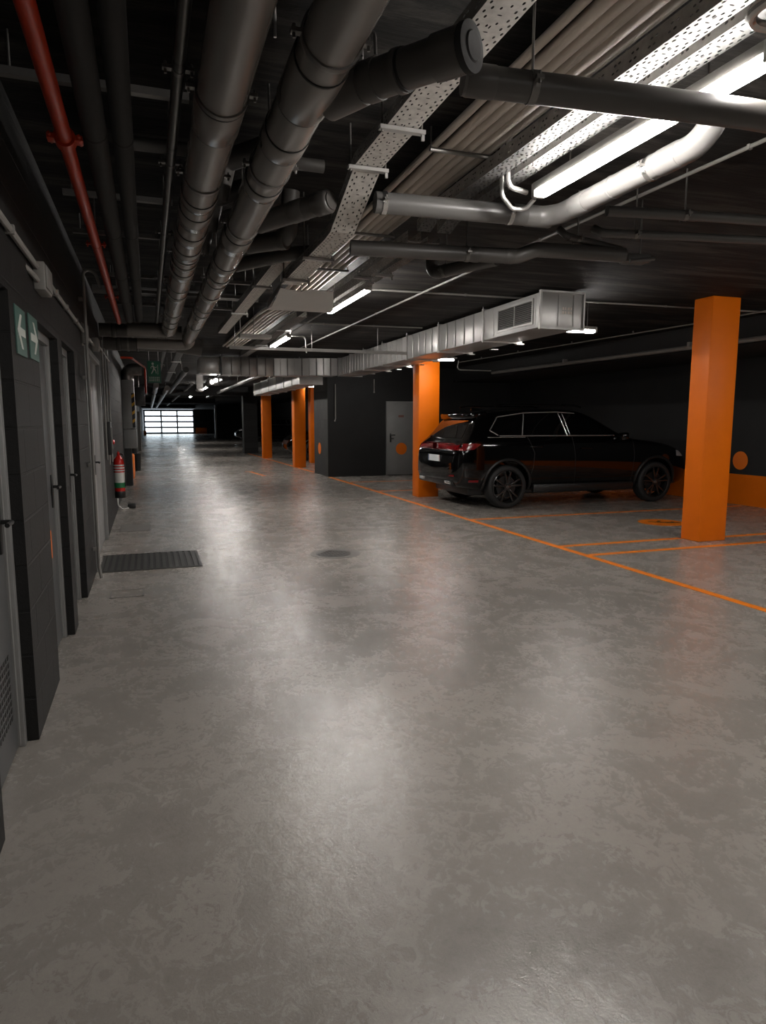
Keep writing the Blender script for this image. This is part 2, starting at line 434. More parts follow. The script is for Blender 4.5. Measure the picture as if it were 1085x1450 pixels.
rs.box(6.62, 6.78, 17.951, 17.955, 1.62, 1.68)
obj('faded_sticker', rs, simple('faded_red', (.20, .09, .075), .6), t, smooth=False)

# discs on walls
tag(obj('wall_disc', MB().lathe([(.165, 0), (.165, .006)], (4.590, 18.95, .745), 'x', 40), 'decal'), 'orange disc on the side of the black block corner', 'wall marking')
tag(obj('wall_disc', MB().lathe([(.165, 0), (.165, .006)], (XR-.026, 9.54, .80), 'x', 40), 'decal'), 'orange disc on the black wall above the orange dado', 'wall marking')

# ------------------------------------------------------------------ columns
cols = [(6.47, 6.65, .43, .30, 'nearest orange column, standing right of the car nose'), (5.05, 12.53, .435, .33, 'orange column standing behind the car tail'),
        (4.50, 22.0, .37, .40, 'orange column just left of the black block corner'), (4.42, 28.0, .36, .40, 'orange column second from the black block corner'),
        (5.55, 24.2, .36, .40, 'orange column half hidden behind the black block corner')]
for x, y, w, d, lb in cols:
    c = MB().box(x, x+w, y, y+d, 0, ZC-.002, bev=.008)
    o = obj('column', c, 'orange', sharp=60); tag(o, lb, 'column', 'square orange columns', 'structure')

# ------------------------------------------------------------------ floor markings, drains, lids
def flat(name, pts, mat, label, cat, group=None, z=.0, th=.003):
    m = MB().poly([(x, y, z) for x, y in pts], (0, 0, th)); return tag(obj(name, m, mat, smooth=False), label, cat, group)
def strip(x0, y0, x1, y1, w):
    d = V(x1-x0, y1-y0, 0).normalized(); n = V(-d.y, d.x, 0)*w/2
    return [(x0+n.x, y0+n.y), (x1+n.x, y1+n.y), (x1-n.x, y1-n.y), (x0-n.x, y0-n.y)]
flat('floor_line', strip(4.615, -1.0, 4.615, 17.9, .085), 'line', 'long orange line running beside the driving lane', 'floor marking', 'orange floor lines')
flat('floor_line', strip(4.66, 9.35, 10.0, 9.35, .085), 'line', 'orange bay line just in front of the car', 'floor marking', 'orange floor lines')
flat('floor_line', strip(4.66, 6.95, 6.46, 6.95, .085), 'line', 'orange bay line that meets the nearest column', 'floor marking', 'orange floor lines')
flat('floor_line', strip(6.92, 6.86, 10.1, 6.86, .085), 'line', 'orange bay line behind the nearest column', 'floor marking', 'orange floor lines')
flat('floor_line', strip(4.66, 6.38, 10.1, 6.38, .085), 'line', 'orange bay line passing in front of the nearest column', 'floor marking', 'orange floor lines')
flat('floor_line', strip(2.85, 20.6, 3.0, 18.9, .09), 'line', 'short orange dash in the middle of the lane', 'floor marking', 'orange floor lines')
flat('floor_line', strip(2.70, 20.7, 2.92, 20.62, .12), 'line', 'tiny orange hook at the end of the lane dash', 'floor marking', 'orange floor lines')
flat('floor_line', strip(4.62, 19.9, 4.42, 33., .085), 'line', 'faint orange line past the black block corner', 'floor marking', 'orange floor lines')
flat('floor_line', strip(4.7, 13.9, 8.5, 13.9, .085), 'line', 'orange bay line behind the car', 'floor marking', 'orange floor lines')
flat('floor_line', strip(4.7, 16.2, 8.5, 16.2, .07), 'line', 'faint orange line before the steel back door', 'floor marking', 'orange floor lines')
t = thing('floor_disc', 'orange disc painted on the bay floor with a black symbol', 'floor marking', (7.22, 8.16, 0))
obj('disc', MB().lathe([(.335, 0), (.335, .003)], (7.22, 8.16, 0), 'z', 48), 'line', t, smooth=False)
g = MB()
for p in (strip(7.07, 8.28, 7.30, 8.06, .05), strip(7.30, 8.06, 7.46, 8.05, .05), strip(7.21, 8.22, 7.30, 8.30, .045), strip(7.36, 8.08, 7.42, 8.16, .045), strip(7.30, 8.16, 7.38, 8.05, .03)):
    g.poly([(a, b, .003) for a, b in p], (0, 0, .002))
obj('symbol', g, 'black', t, smooth=False)
# slotted drain grating
t = thing('drain_grate', 'dark slotted drain grating set in the floor by the wall', 'drain', (-.02, 7.66, 0))
obj('rim', MB().box(-.51, .47, 7.19, 7.215, 0, .005).box(-.55, .43, 8.10, 8.125, 0, .005).box(-.535, -.50, 7.2, 8.11, 0, .005).box(.445, .475, 7.2, 8.11, 0, .005), 'grate', t, smooth=False)
sl = MB()
for k in range(15): sl.box(-.495+k*.0635, -.495+k*.0635+.036, 7.216, 8.10, .0, .007)
obj('slats', sl, 'grate', t, smooth=False)
obj('gap', box(-.50, .446, 7.215, 8.10, .0, .0015), 'rubber', t, smooth=False)
# round manhole
t = thing('manhole_cover', 'round dark cast manhole cover in the lane', 'manhole', (1.945, 7.41, 0))
obj('surround', MB().lathe([(.285, 0), (.285, .002)], (1.965, 7.41, 0), 'z', 40), simple('mortar_ring', (.16, .15, .138), .6), t, smooth=False)
m = MB().lathe([(.20, .002), (.20, .005), (.185, .007)], (1.945, 7.41, 0), 'z', 40)
obj('lid', m, 'grate', t)
m = MB()
for i in range(-4, 5):
    for j in range(-4, 5):
        if i*i+j*j < 17 and (i+j) % 2 == 0: m.obox((1.945+i*.04, 7.41+j*.04, .008), (.017, .010, 0), (-.008, .013, 0), (0, 0, .002))
obj('studs', m, 'lidframe', t, smooth=False)
# lids
def lid(x0, x1, y0, y1, label, mat):
    t = thing('access_lid', label, 'floor lid', ((x0+x1)/2, (y0+y1)/2, 0), 'square floor lids')
    f = MB()
    for a in ((x0, x1, y0, y0+.012), (x0, x1, y1-.012, y1), (x0, x0+.012, y0, y1), (x1-.012, x1, y0, y1)): f.box(*a, 0, .003)
    obj('frame', f, 'lidframe', t, smooth=False)
    obj('lid', box(x0+.012, x1-.012, y0+.012, y1-.012, 0, .002), mat, t, smooth=False)
lid(-.44, -.04, 9.85, 10.55, 'square concrete floor lid beyond the drain grating', 'lid')
lid(-.38, -.10, 6.10, 6.38, 'small faint floor lid in front of the drain grating', 'floor')

# ------------------------------------------------------------------ pipes
def pipe_thing(name, label, pts, r, mat, fil=.15, sleeves=(), gaskets=True, clamps=(), cat='pipe', group=None, seg=24, sleeve_len=.11, rods=True, end_cap=False, clampmat='galvd'):
    """pts: polyline; sleeves / clamps: distances along the polyline from its first point"""
    P = [V(p) for p in pts]
    mid = sum(P, V(0, 0, 0))/len(P)
    t = thing(name, label, cat, tuple(mid), group)
    obj('pipe_body', MB().tube(fillet(P, fil), r, seg), mat, t, sharp=50)
    L = [0]
    for a, b in zip(P, P[1:]): L.append(L[-1]+(b-a).length)
    def at(d):
        for i in range(len(P)-1):
            if d <= L[i+1] or i == len(P)-2:
                u = (P[i+1]-P[i]).normalized(); return P[i]+u*(d-L[i]), u
    for s in sleeves:
        d, ln = s if isinstance(s, tuple) else (s, sleeve_len)
        p, u = at(d)
        c = obj('coupling', MB().tube([p-u*ln/2, p-u*(ln/2-.006), p+u*(ln/2-.006), p+u*ln/2], [r*1.02, r*1.055, r*1.055, r*1.02], seg), mat, t, sharp=50)
        if gaskets:
            obj('gasket', MB().tube([p-u*(ln/2+.008), p-u*(ln/2)], r*1.045, seg), 'rubber', t, sharp=50)
            obj('gasket', MB().tube([p+u*(ln/2), p+u*(ln/2+.006)], r*1.03, seg), 'rubber', t, sharp=50)
    for d in clamps:
        p, u = at(d)
        c = MB().tube([p-u*.013, p+u*.013], r*1.07, seg)
        if abs(u.z) < .7:
            n = V(-u.y, u.x, 0).normalized()
            for sg in (-1, 1): c.obox(p+n*sg*(r*1.07+.014), n*.016, u*.013, V(0, 0, .006))
            for sg in (-1, 1): c.tube([p+n*sg*(r*1.07+.02)+V(0, 0, -.02), p+n*sg*(r*1.07+.02)+V(0, 0, .02)], .005, 8)
        obj('clamp', c, clampmat, t)
        if rods and abs(u.z) < .7:
            obj('hanger_rod', MB().tube([p+V(0, 0, r), (p.x, p.y, ZC-.001)], .005, 8), 'galvd', t)
    if end_cap:
        u = (P[-1]-P[-2]).normalized(); p = P[-1]
        obj('end_cap', MB().tube([p-u*.09, p-u*.085, p+u*.0, p+u*.012], [r*1.04, r*1.09, r*1.09, r*.9], seg), mat, t, sharp=50)
        obj('cap_ring', MB().tube([p+u*.012, p+u*.02, p+u*.02+u*.001], [r*.82, r*.80, r*.5], seg), 'pvcdark', t, sharp=50)
    return t

# red sprinkler main
t = pipe_thing('sprinkler_pipe', 'red sprinkler pipe running high along the left wall', [(-.285, 1.0, 2.70), (-.285, 9.05, 2.70)], .031, 'red', sleeves=(), clamps=(4.2, 6.3), clampmat='red')
c = MB(); c.tube([(-.285, 3.33, 2.70), (-.285, 3.40, 2.70)], .043, 24)
for sg in (-1, 1):
    c.box(-.285+sg*.055-.016, -.285+sg*.055+.016, 3.335, 3.395, 2.688, 2.712, bev=.004); c.tube([(-.285+sg*.058, 3.31, 2.70), (-.285+sg*.058, 3.42, 2.70)], .006, 8)
obj('grooved_coupling', c, 'red', t)
# two lagged black pipes
pipe_thing('lagged_pipe', 'black lagged pipe next to the red sprinkler pipe', [(-.165, 1.0, 2.74), (-.165, 9.05, 2.74)], .050, 'foam', sleeves=[(2.35, .03), (4.0, .03), (5.4, .03), (6.6, .03)], gaskets=False)
pipe_thing('lagged_pipe', 'black lagged pipe between the first lagged pipe and the thin steel pipe', [(-.052, 1.0, 2.74), (-.052, 9.05, 2.74)], .043, 'foam', sleeves=[(2.38, .03), (4.0, .03), (5.4, .03), (6.6, .03)], gaskets=False)
# thin steel pipe
pipe_thing('steel_pipe', 'thin dark steel pipe left of the fat grey pipes', [(.150, 1.0, 2.70), (.150, 8.9, 2.70)], .022, simple('dark_steel_pipe', (.07, .067, .063), .3, metal=.6, var=.1), sleeves=[(1.55, .05), (2.3, .05)], gaskets=False, clamps=(1.6, 2.5, 3.75, 5.2, 6.4))
# two fat grey drain pipes
pipe_thing('drain_pipe', 'fat grey drain pipe, the left one of the pair', [(.295, .9, 2.65), (.295, 9.28, 2.65), (-.2, 9.28, 2.65)], .088, 'pvc', fil=.14,
           sleeves=[(1.85, .24), (2.85, .10), (3.15, .22), (3.55, .18), (3.95, .20), (4.30, .07), (4.62, .18), (5.6, .16), (6.7, .16), (7.6, .12)], clamps=(1.7, 2.55, 4.1, 5.2, 7.1), seg=32)
pipe_thing('drain_pipe', 'fat grey drain pipe with the side branches, the right one of the pair', [(.575, .9, 2.65), (.575, 9.95, 2.65), (.575, 10.08, 2.58), (-.1, 10.08, 2.58)], .090, 'pvc', fil=.14,
           sleeves=[(1.52, .30), (2.0, .14), (2.55, .10), (3.6, .30), (4.3, .20), (4.7, .08), (5.5, .14), (6.6, .14), (7.6, .12)], clamps=(1.25, 2.35, 3.3, 4.9, 6.2), seg=32)
# cross mains at the end of them
pipe_thing('cross_pipe', 'dark crosswise main nearer the viewer, below the red pipe end', [(-.54, 9.5, 2.655), (.465, 9.5, 2.655)], .085, 'pvcdark', sleeves=[(.18, .05), (.75, .09)], clamps=(.4,), seg=28)
pipe_thing('cross_pipe', 'dark crosswise main behind the nearer one, just above the exit sign', [(-.54, 10.35, 2.60), (.40, 10.35, 2.60), (.78, 10.35, 2.55)], .115, 'pvcdark', sleeves=[(.2, .05), (.45, .03), (.9, .12)], clamps=(.32,), seg=28)
# branch from the right drain with cap, and pipe A
pipe_thing('branch_pipe', 'fat capped branch pipe leaving the grey drain pipe', [(.655, 2.55, 2.665), (.92, 2.14, 2.665)], .066, 'pvcdark', sleeves=[(.07, .12), (.25, .02)], clamps=(.16,), seg=28, end_cap=True) if False else None
t = thing('branch_pipe', 'fat capped branch pipe leaving the right grey drain pipe', 'pipe', (.8, 2.3, 2.62))
pa = [(.655, 2.50, 2.645), (1.005, 2.00, 2.635)]
u = (V(pa[1])-V(pa[0])).normalized()
def along(d): return V(pa[0])+u*d
obj('pipe_body', MB().tube([along(0), along(.52)], .062, 28), 'pvcdark', t, sharp=50)
obj('branch_saddle', MB().tube([along(-.0), along(.10), along(.16)], [.080, .072, .066], 28), 'pvcdark', t, sharp=50)
for d, ln, k in ((.20, .05, 1.07), (.31, .02, 1.10), (.50, .10, 1.10)):
    obj('coupling', MB().tube([along(d-ln/2), along(d+ln/2)], .062*k, 28), 'pvcdark', t, sharp=50)
obj('gasket', MB().tube([along(.325), along(.333)], .066, 28), 'rubber', t)
obj('end_cap', MB().tube([along(.55), along(.553), along(.575), along(.578)], [.064, .072, .072, .060], 28), 'foam', t, sharp=50)
obj('cap_ring', MB().lathe([(.001, 0), (.001, .001)], along(.578), 'y', 8), 'pvcdark', t) if False else None
obj('cap_lug', MB().tube([along(.578), along(.583)], [.045, .04], 20), 'foam', t)
obj('hanger_rod', MB().tube([along(.12)+V(0, 0, .05), (along(.12).x, along(.12).y, ZC-.001)], .005, 8), 'galvd', t)
obj('clamp', MB().tube(fillet([along(.16)+V(-.02, -.03, .07), along(.16)+V(-.01, -.02, .16), along(.16)+V(.03, -.02, .16), along(.16)+V(.03, -.03, .08)], .02), .006, 8), 'galvd', t)
pipe_thing('overhead_pipe', 'dark grey pipe crossing in front of the nearest lamp', [(1.035, 2.20, 2.625), (2.03, 2.0, 2.575), (3.3, 1.90, 2.545)], .0485, 'pvcdark', sleeves=[(.06, .10)], gaskets=False, clamps=(.24,), seg=28)
# pipe B with bends
pipe_thing('overhead_pipe', 'pale grey pipe with two bends beside the nearest lamp', [(1.235, 3.735, 2.70), (2.305, 3.635, 2.69), (2.325, 2.54, 2.70), (2.335, 2.46, 2.76), (2.335, 2.44, 2.83)], .0565, 'pvclight', fil=.14,
           sleeves=[(.98, .16), (1.35, .12), (1.62, .02), (2.02, .13)], gaskets=False, clamps=(.05, .80, 1.90), seg=28, clampmat='steel', rods=False)
pipe_thing('overhead_pipe', 'dark pipe below and beyond the bent pale pipe, ending in a trap', [(1.25, 4.275, 2.585), (2.34, 4.10, 2.575), (2.46, 4.06, 2.62), (3.08, 3.97, 2.61)], [.047, .047][0], 'pvcdark', fil=.08,
           sleeves=[(.82, .05), (1.05, .06)], gaskets=False, clamps=(.76,), seg=24)
pipe_thing('branch_pipe', 'short dark elbow pipe under the trap pipe', [(2.06, 4.88, 2.75), (2.06, 4.88, 2.60), (2.30, 4.30, 2.60)], .045, 'pvcdark', fil=.07, sleeves=[(.24, .05)], gaskets=False, clamps=(.3,), seg=22)
pipe_thing('waste_pipe', 'slim waste pipe above the trap, with clamps', [(2.62, 3.55, 2.735), (3.35, 3.42, 2.73), (4.6, 3.28, 2.73)], .030, 'pvcdark', fil=.05, sleeves=[(.55, .05)], gaskets=False, clamps=(.5, 1.2), seg=18)
pipe_thing('waste_pipe', 'slim waste pipe just below the clamped one, left of the trap', [(2.74, 3.84, 2.72), (2.76, 3.78, 2.68), (4.0, 3.56, 2.68)], .026, 'pvcdark', fil=.04, sleeves=[(.18, .04)], gaskets=False, clamps=(.3,), seg=18)
pipe_thing('waste_pipe', 'slim elbow pipe dropping to the trap', [(2.62, 4.05, 2.76), (2.64, 3.99, 2.70), (3.12, 4.05, 2.665)], .024, 'pvcdark', fil=.04, sleeves=[(.12, .04)], gaskets=False, clamps=(.18,), seg=18)
t = thing('pipe_trap', 'dark wedge shaped waste trap at the pipe ends', 'pipe trap', (3.2, 3.97, 2.6))
obj('trap_body', MB().obox((3.21, 4.02, 2.605), (.09, -.01, 0), (.005, .055, 0), (0, 0, .028), bev=.012), 'pvcdark', t)
obj('trap_rib', MB().tube([(3.12, 3.955, 2.575), (3.31, 3.945, 2.60)], .012, 10), 'pvcdark', t)
obj('hanger_rod', MB().tube([(3.25, 4.02, 2.63), (3.25, 4.02, ZC-.001)], .005, 8), 'galvd', t)
t = thing('pipe_valve', 'cluster of pipe fittings at the right, above the waste pipes', 'valve', (4.7, 3.2, 2.75))
v = MB().obox((4.72, 3.16, 2.76), (.07, 0, 0), (0, .05, 0), (0, 0, .04), bev=.02).tube([(4.66, 3.2, 2.78), (4.95, 3.12, 2.80)], .035, 14).tube([(4.95, 3.12, 2.80), (5.2, 3.06, 2.82)], .026, 14)
obj('valve_body', v, 'pvcdark', t)
obj('hanger_rod', MB().tube([(4.72, 3.16, 2.79), (4.72, 3.16, ZC-.001)], .005, 8), 'galvd', t)
# short branches between / behind the drain pipes
def br(label, pts, r, sl=(), fil=.06): pipe_thing('branch_pipe', label, pts, r, 'pvcdark', fil=fil, sleeves=sl, gaskets=False, seg=22)
br('dark branch pipe joining the left drain pipe, nearest of three', [(.405, 3.92, 2.69), (.445, 3.85, 2.86), (.66, 3.66, 2.90)], .055)
br('dark branch pipe joining the left drain pipe, middle of three', [(.405, 4.55, 2.69), (.445, 4.48, 2.86), (.66, 4.29, 2.90)], .055)
br('dark branch pipe joining the left drain pipe, farthest of three', [(.405, 5.15, 2.69), (.445, 5.08, 2.86), (.66, 4.89, 2.90)], .055)
pipe_thing('branch_pipe', 'short capped stub pipe right of the drain pipe, behind the tray bend', [(.67, 4.20, 2.66), (.99, 3.80, 2.70)], .058, 'pvcdark', sleeves=[(.30, .10)], gaskets=False, seg=24, end_cap=True)
br('dark elbow pipe rising right of the drain pipe', [(.67, 4.72, 2.66), (.90, 4.50, 2.66), (.92, 4.48, 2.95)], .058, [(.28, .05)], .09)
br('dark branch pipe low behind the drain pipe', [(.67, 5.35, 2.66), (1.0, 5.05, 2.70), (1.28, 4.95, 2.72)], .05, [(.3, .05)])
tops = [o for o in COL.objects if o.parent is None]
def top_by(lbl): return next(o for o in tops if (o.get('label') or '').startswith(lbl))
dl_, dr_ = top_by('fat grey drain pipe, the left'), top_by('fat grey drain pipe with')
for o in tops:
    if o.name.startswith('branch_pipe') and 'under the trap' not in o['label']:
        p = dl_ if 'joining the left' in o['label'] else dr_
        o.parent = p; o.location = o.location-p.location; del o['category']
        if 'capped' in o['label']: o['label'] = 'dark capped branch'
        else: del o['label']
# cluster of beige conduits
names = ['leftmost beige conduit, set slightly apart in the overhead bundle', 'second beige conduit from the left in the overhead bundle', 'third beige conduit from the left in the overhead bundle',
         'fourth beige conduit from the left in the overhead bundle', 'fifth beige conduit from the left in the overhead bundle', 'rightmost beige conduit in the overhead bundle']
cx = [1.475, 1.545, 1.601, 1.657, 1.713, 1.769]
for i, x in enumerate(cx):
    w = .01
    pts = [(x, .9, 2.93), (x, 6.0, 2.93), (x-.02+w, 7.2, 2.90+w), (x-.05, 8.2, 2.86-w), (x-.06+w, 9.2, 2.90), (x-.06, 13.5, 2.93)]
    tag(obj('cable_conduit', MB().tube(fillet(pts, 1.2, 5), .019 if i == 0 else .0265, 14), 'beige'), names[i], 'conduit', 'beige conduits overhead')
for i, yy in enumerate((3.42, 5.05, 6.3, 7.9)):
    t = thing('support_strut', ['steel strut under the beige conduits near the lamp end', 'steel strut under the beige conduits past the pale bent pipe', 'steel strut under the beige conduits before the sheet cover', 'steel strut under the beige conduits past the sheet cover'][i], 'bracket', (1.62, yy, 2.88))
    zz = 2.888 if i < 3 else 2.785
    obj('bar', MB().tube([(1.43, yy, zz), (1.825, yy, zz)], .011, 10), 'galvd', t)
    obj('hanger_rod', MB().tube([(1.435, yy, zz), (1.435, yy, ZC-.001)], .005, 8), 'galvd', t)
    obj('hanger_rod', MB().tube([(1.812, yy, zz), (1.812, yy, ZC-.001)], .005, 8), 'galvd', t)

# ------------------------------------------------------------------ perforated cable trays
def tray(label, path, x0, x1, h, mat, brackets=(), name='cable_tray', side='perfs'):
    mid = path[len(path)//2]
    t = thing(name, label, 'cable tray', ((x0+x1)/2, mid[0], mid[1]))
    obj('base_plate', MB().sheet(path, x0, x1), mat, t, smooth=False)
    for nm, x in (('side_wall', x0), ('side_wall', x1)):
        b = MB(); uvl = b.bm.loops.layers.uv.verify(); d = 0
        for (ya, za), (yb, zb) in zip(path, path[1:]):
            e = d+math.hypot(yb-ya, zb-za)
            f = b.bm.faces.new([b.bm.verts.new(p) for p in ((x, ya, za), (x, yb, zb), (x, yb, zb+h), (x, ya, za+h))])
            for l, uv_ in zip(f.loops, ((0, d), (0, e), (.07, e), (.07, d))): l[uvl].uv = uv_
            d = e
        obj(nm, b, side, t, smooth=False)
    for y, z in brackets:
        b = MB().box(x0-.035, x1+.035, y-.016, y+.016, z-.020, z-.003)
        b.box(x1+.020, x1+.034, y-.005, y+.005, z-.045, z)
        obj('bracket', b, 'galv', t, smooth=False)
        for x in ((x0-.022, x1+.022) if name == 'cable_tray' else (x1+.022,)): obj('hanger_rod', MB().tube([(x, y, z-.03), (x, y, ZC-.001)], .005, 8), 'galvd', t)
    return t
tray('wide perforated cable tray that steps down past the capped branch', [(.9, 2.80), (3.02, 2.80), (3.52, 2.80), (4.02, 2.60), (4.15, 2.59), (5.58, 2.59)], 1.055, 1.20, .06, 'perf', [(3.02, 2.80), (3.52, 2.80), (4.62, 2.59), (5.35, 2.59)])
tray('perforated cable tray farther along, left of the sheet cover', [(5.6, 2.78), (10.4, 2.78)], 1.02, 1.145, .07, 'perf', [(6.7, 2.78), (8.4, 2.78)])
tray('narrow perforated trunking left of the nearest lamp', [(.8, 2.79), (4.22, 2.79), (4.36, 2.75)], 1.735, 1.83, .07, 'perfn', [(1.2, 2.79), (4.0, 2.79)], 'cable_trunking')
tray('narrow perforated trunking beside the nearest lamp', [(.8, 2.79), (4.22, 2.79), (4.36, 2.75)], 1.88, 1.975, .08, 'perfn', [(3.85, 2.79)], 'cable_trunking')
tray('narrow perforated trunking farther along, left strip of two', [(4.5, 2.72), (7.66, 2.72)], 1.725, 1.82, .07, 'perfn', [(5.7, 2.72)], 'cable_trunking')
tray('narrow perforated trunking farther along, right strip of two', [(4.5, 2.72), (7.66, 2.72)], 1.87, 1.96, .04, 'perfn', [(5.55, 2.72)], 'cable_trunking')
tray('perforated trunking leading to the third lamp', [(7.7, 2.66), (12.6, 2.66)], 1.62, 1.74, .08, 'perfn', [(8.8, 2.66), (10.6, 2.66)], 'cable_trunking')
# folded sheet cover under the tray end
t = thing('tray_cover', 'pale folded sheet cover hanging under the cable tray end', 'cover plate', (1.35, 5.9, 2.58))
zc = 2.585
m = MB(); bm = m.bm
A = [(1.12, 5.72, zc-.0), (1.55, 5.86, zc), (1.66, 6.40, zc-.0), (1.10, 6.33, zc-.0)]
pts = [(1.055, 5.62, zc-.02), (1.24, 5.72, zc-.02), (1.30, 5.60, zc-.02), (1.50, 5.64, zc-.02), (1.67, 6.28, zc-.055), (1.10, 6.28, zc-.055)]
m.poly(pts, (0, 0, .004)); m.poly([(1.10, 6.28, zc-.055), (1.67, 6.28, zc-.055), (1.69, 6.46, zc-.058), (1.08, 6.46, zc-.058)], (0, 0, .004))
obj('sheet', m, 'cover', t, smooth=False)
m = MB().poly([(1.50, 5.62, zc-.02), (1.68, 6.28, zc-.055), (1.68, 6.28, zc+.04), (1.50, 5.62, zc+.05)], (.003, 0, 0)).poly([(1.055, 5.62, zc-.02), (1.09, 6.46, zc-.058), (1.09, 6.46, zc+.02), (1.055, 5.62, zc+.02)], (-.003, 0, 0))
obj('side_flange', m, 'galvd', t, smooth=False)
for p in ((1.21, 6.42), (1.40, 6.42)): obj('hanger_rod', MB().tube([(*p, zc-.054), (*p, ZC-.001)], .005, 8), 'galvd', t)
t = thing('support_strut', 'pale crosswise channel beyond the sheet cover', 'bracket', (1.4, 9.3, 2.66))
obj('bar', box(1.19, 1.60, 9.22, 9.42, 2.60, 2.645, bev=.004), 'cover', t)
for x in (1.20, 1.38): obj('hanger_rod', MB().tube([(x, 9.3, 2.645), (x, 9.3, ZC-.001)], .005, 8), 'galvd', t)
t = thing('support_strut', 'long steel rail crossing below the third lamp', 'bracket', (2.2, 10.75, 2.66))
obj('bar', box(1.22, 4.1, 10.72, 10.78, 2.60, 2.645), 'galv', t, smooth=False)
for x in (1.3, 2.5, 3.6): obj('hanger_rod', MB().tube([(x, 10.75, 2.64), (x, 10.75, ZC-.001)], .005, 8), 'galvd', t)
# struts across the left pipe group
for i, (yy, x0, x1, zz) in enumerate(((3.15, -.50, .22, 2.83), (4.6, -.42, .20, 2.83), (5.6, -.46, .20, 2.86), (6.9, -.30, 1.0, 2.82), (7.7, -.30, 1.0, 2.82), (8.5, -.35, 1.0, 2.82))):
    t = thing('support_strut', ['steel strut above the red pipe coupling', 'steel strut above the red pipe past its coupling', 'steel strut above the black lagged pipes at mid length', 'steel strut above the drain pipes, nearest of three',
                                'steel strut above the drain pipes, middle of three', 'steel strut above the drain pipes, just before the crosswise mains'][i], 'bracket', ((x0+x1)/2, yy, zz))
    obj('bar', box(x0, x1, yy-.018, yy+.018, zz, zz+.03), 'galvd', t, smooth=False)
    for x in (x0+.05, x1-.05): obj('hanger_rod', MB().tube([(x, yy, zz+.02), (x, yy, ZC-.001)], .005, 8), 'galvd', t)
pipe_thing('overhead_pipe', 'grey pipe crossing above the drain pipes near the far tray', [(-.50, 8.05, 2.90), (1.25, 8.05, 2.90)], .045, 'pvclight', sleeves=[(.5, .1), (1.2, .1)], gaskets=False, clamps=(.9,), seg=18)
pipe_thing('overhead_pipe', 'dark pipe crossing above the drain pipes near the capped branch', [(-.05, 3.95, 2.93), (1.0, 3.95, 2.93)], .035, 'pvcdark', clamps=(.5,), seg=18)

# ------------------------------------------------------------------ thin conduits on the ceiling
def conduit(label, pts, r=.011, mat='conduit', fil=.06, saddles=(), name='conduit'):
    P = [V(p) for p in pts]
    t = thing(name, label, 'conduit', tuple(sum(P, V(0, 0, 0))/len(P)))
    obj('pipe_body', MB().tube(fillet(P, fil), r, 10), mat, t)
    for p in (saddles or [P[-1]]): obj('mount_clip', MB().obox(p, (r*1.25, 0, 0), (0, r*.8, 0), (0, 0, r*1.25), bev=.003), 'conduit', t)
    return t
zc = ZC-.020
conduit('thin conduit running along the ceiling right of the lamps', [(3.12, .8, zc-.026), (3.10, 3.0, zc-.026), (3.02, 7.0, zc-.026), (2.93, 14.2, zc-.026)], saddles=[(3.10, 3.0, zc-.026), (3.06, 5., zc-.026), (2.99, 9.0, zc-.026), (2.95, 11.6, zc-.026)])
conduit('thin conduit crossing the ceiling before the duct outlet', [(2.25, 7.55, zc), (8.2, 7.30, zc)], saddles=[(3.6, 7.49, zc), (5.1, 7.43, zc), (6.4, 7.37, zc)])
conduit('thin conduit crossing the ceiling behind the duct', [(2.1, 10.4, zc), (4.20, 10.3, zc)], saddles=[(2.6, 10.37, zc), (3.4, 10.34, zc)])
conduit('thin conduit along the ceiling above the car', [(7.35, 15.6, zc-.026), (7.55, 12.0, zc-.026), (7.8, 8.4, zc-.026), (7.8, 5.2, zc-.026)], saddles=[(7.4, 14.5, zc), (7.5, 13, zc), (7.6, 11.2, zc), (7.7, 9.6, zc)])
conduit('grey conduit along the black beam above the car', [(7.85, 14.8, 2.66), (8.18, 8.2, 2.66), (8.2, 2.0, 2.66)], r=.035, saddles=[(8.0, 12, 2.7), (8.16, 8.8, 2.7)])
conduit('drop conduit hanging from the duct by the back door', [(5.9, 17.93, 2.65), (5.9, 17.93, 2.30)], r=.014, mat='galvd')
conduit('drop conduit on the face of the black block corner', [(4.80, 17.93, 2.5), (4.80, 17.93, 1.58), (4.78, 17.93, 1.52)], r=.014, mat='conduit')
conduit('bent conduit left of the lamp behind the car column', [(6.0, 12.75, 2.72), (6.0, 12.85, 2.55), (6.8, 12.9, 2.55)], fil=.1, saddles=[(6.8, 12.9, 2.55)])
conduit('bent conduit at the far end of the nearest lamp, upper loop', [(2.00, 3.42, 2.735), (1.86, 3.38, 2.74), (1.852, 3.36, 2.98)], r=.014, mat='galv', fil=.05)
conduit('bent conduit at the far end of the nearest lamp, lower loop', [(2.02, 3.37, 2.69), (2.01, 3.45, 2.655), (1.94, 3.47, 2.66), (1.86, 3.44, 2.71), (1.852, 3.43, 2.98)], r=.012, mat='galv', fil=.04)
conduit('bright bent conduit at the top right corner, outer of two', [(1.64, .5, 2.65), (1.665, 1.69, 2.65), (2.5, 1.61, 2.65)], r=.016, mat='steel', fil=.08)
conduit('bright bent conduit at the top right corner, inner of two', [(1.69, .5, 2.65), (1.712, 1.635, 2.65), (2.5, 1.56, 2.65)], r=.016, mat='steel', fil=.06)
conduit('thin conduit beside the second lamp', [(2.14, 8.27, 2.84), (2.14, 8.6, 2.86), (2.14, 10.7, 2.86)], r=.010, mat='conduit')
conduit('thin conduit curving down from the third lamp', [(2.18, 10.85, 2.84), (2.42, 10.86, 2.84), (2.44, 10.87, 2.6)], r=.009, fil=.06)
rods = [(.78, 2.50, 2.62, 'thin threaded rod hanging between the drain pipe and branch'), (.43, 2.30, 2.6, 'thin threaded rod hanging between the two drain pipes'), (5.35, 10.0, 2.6, 'thin rod hanging beyond the duct outlet')]
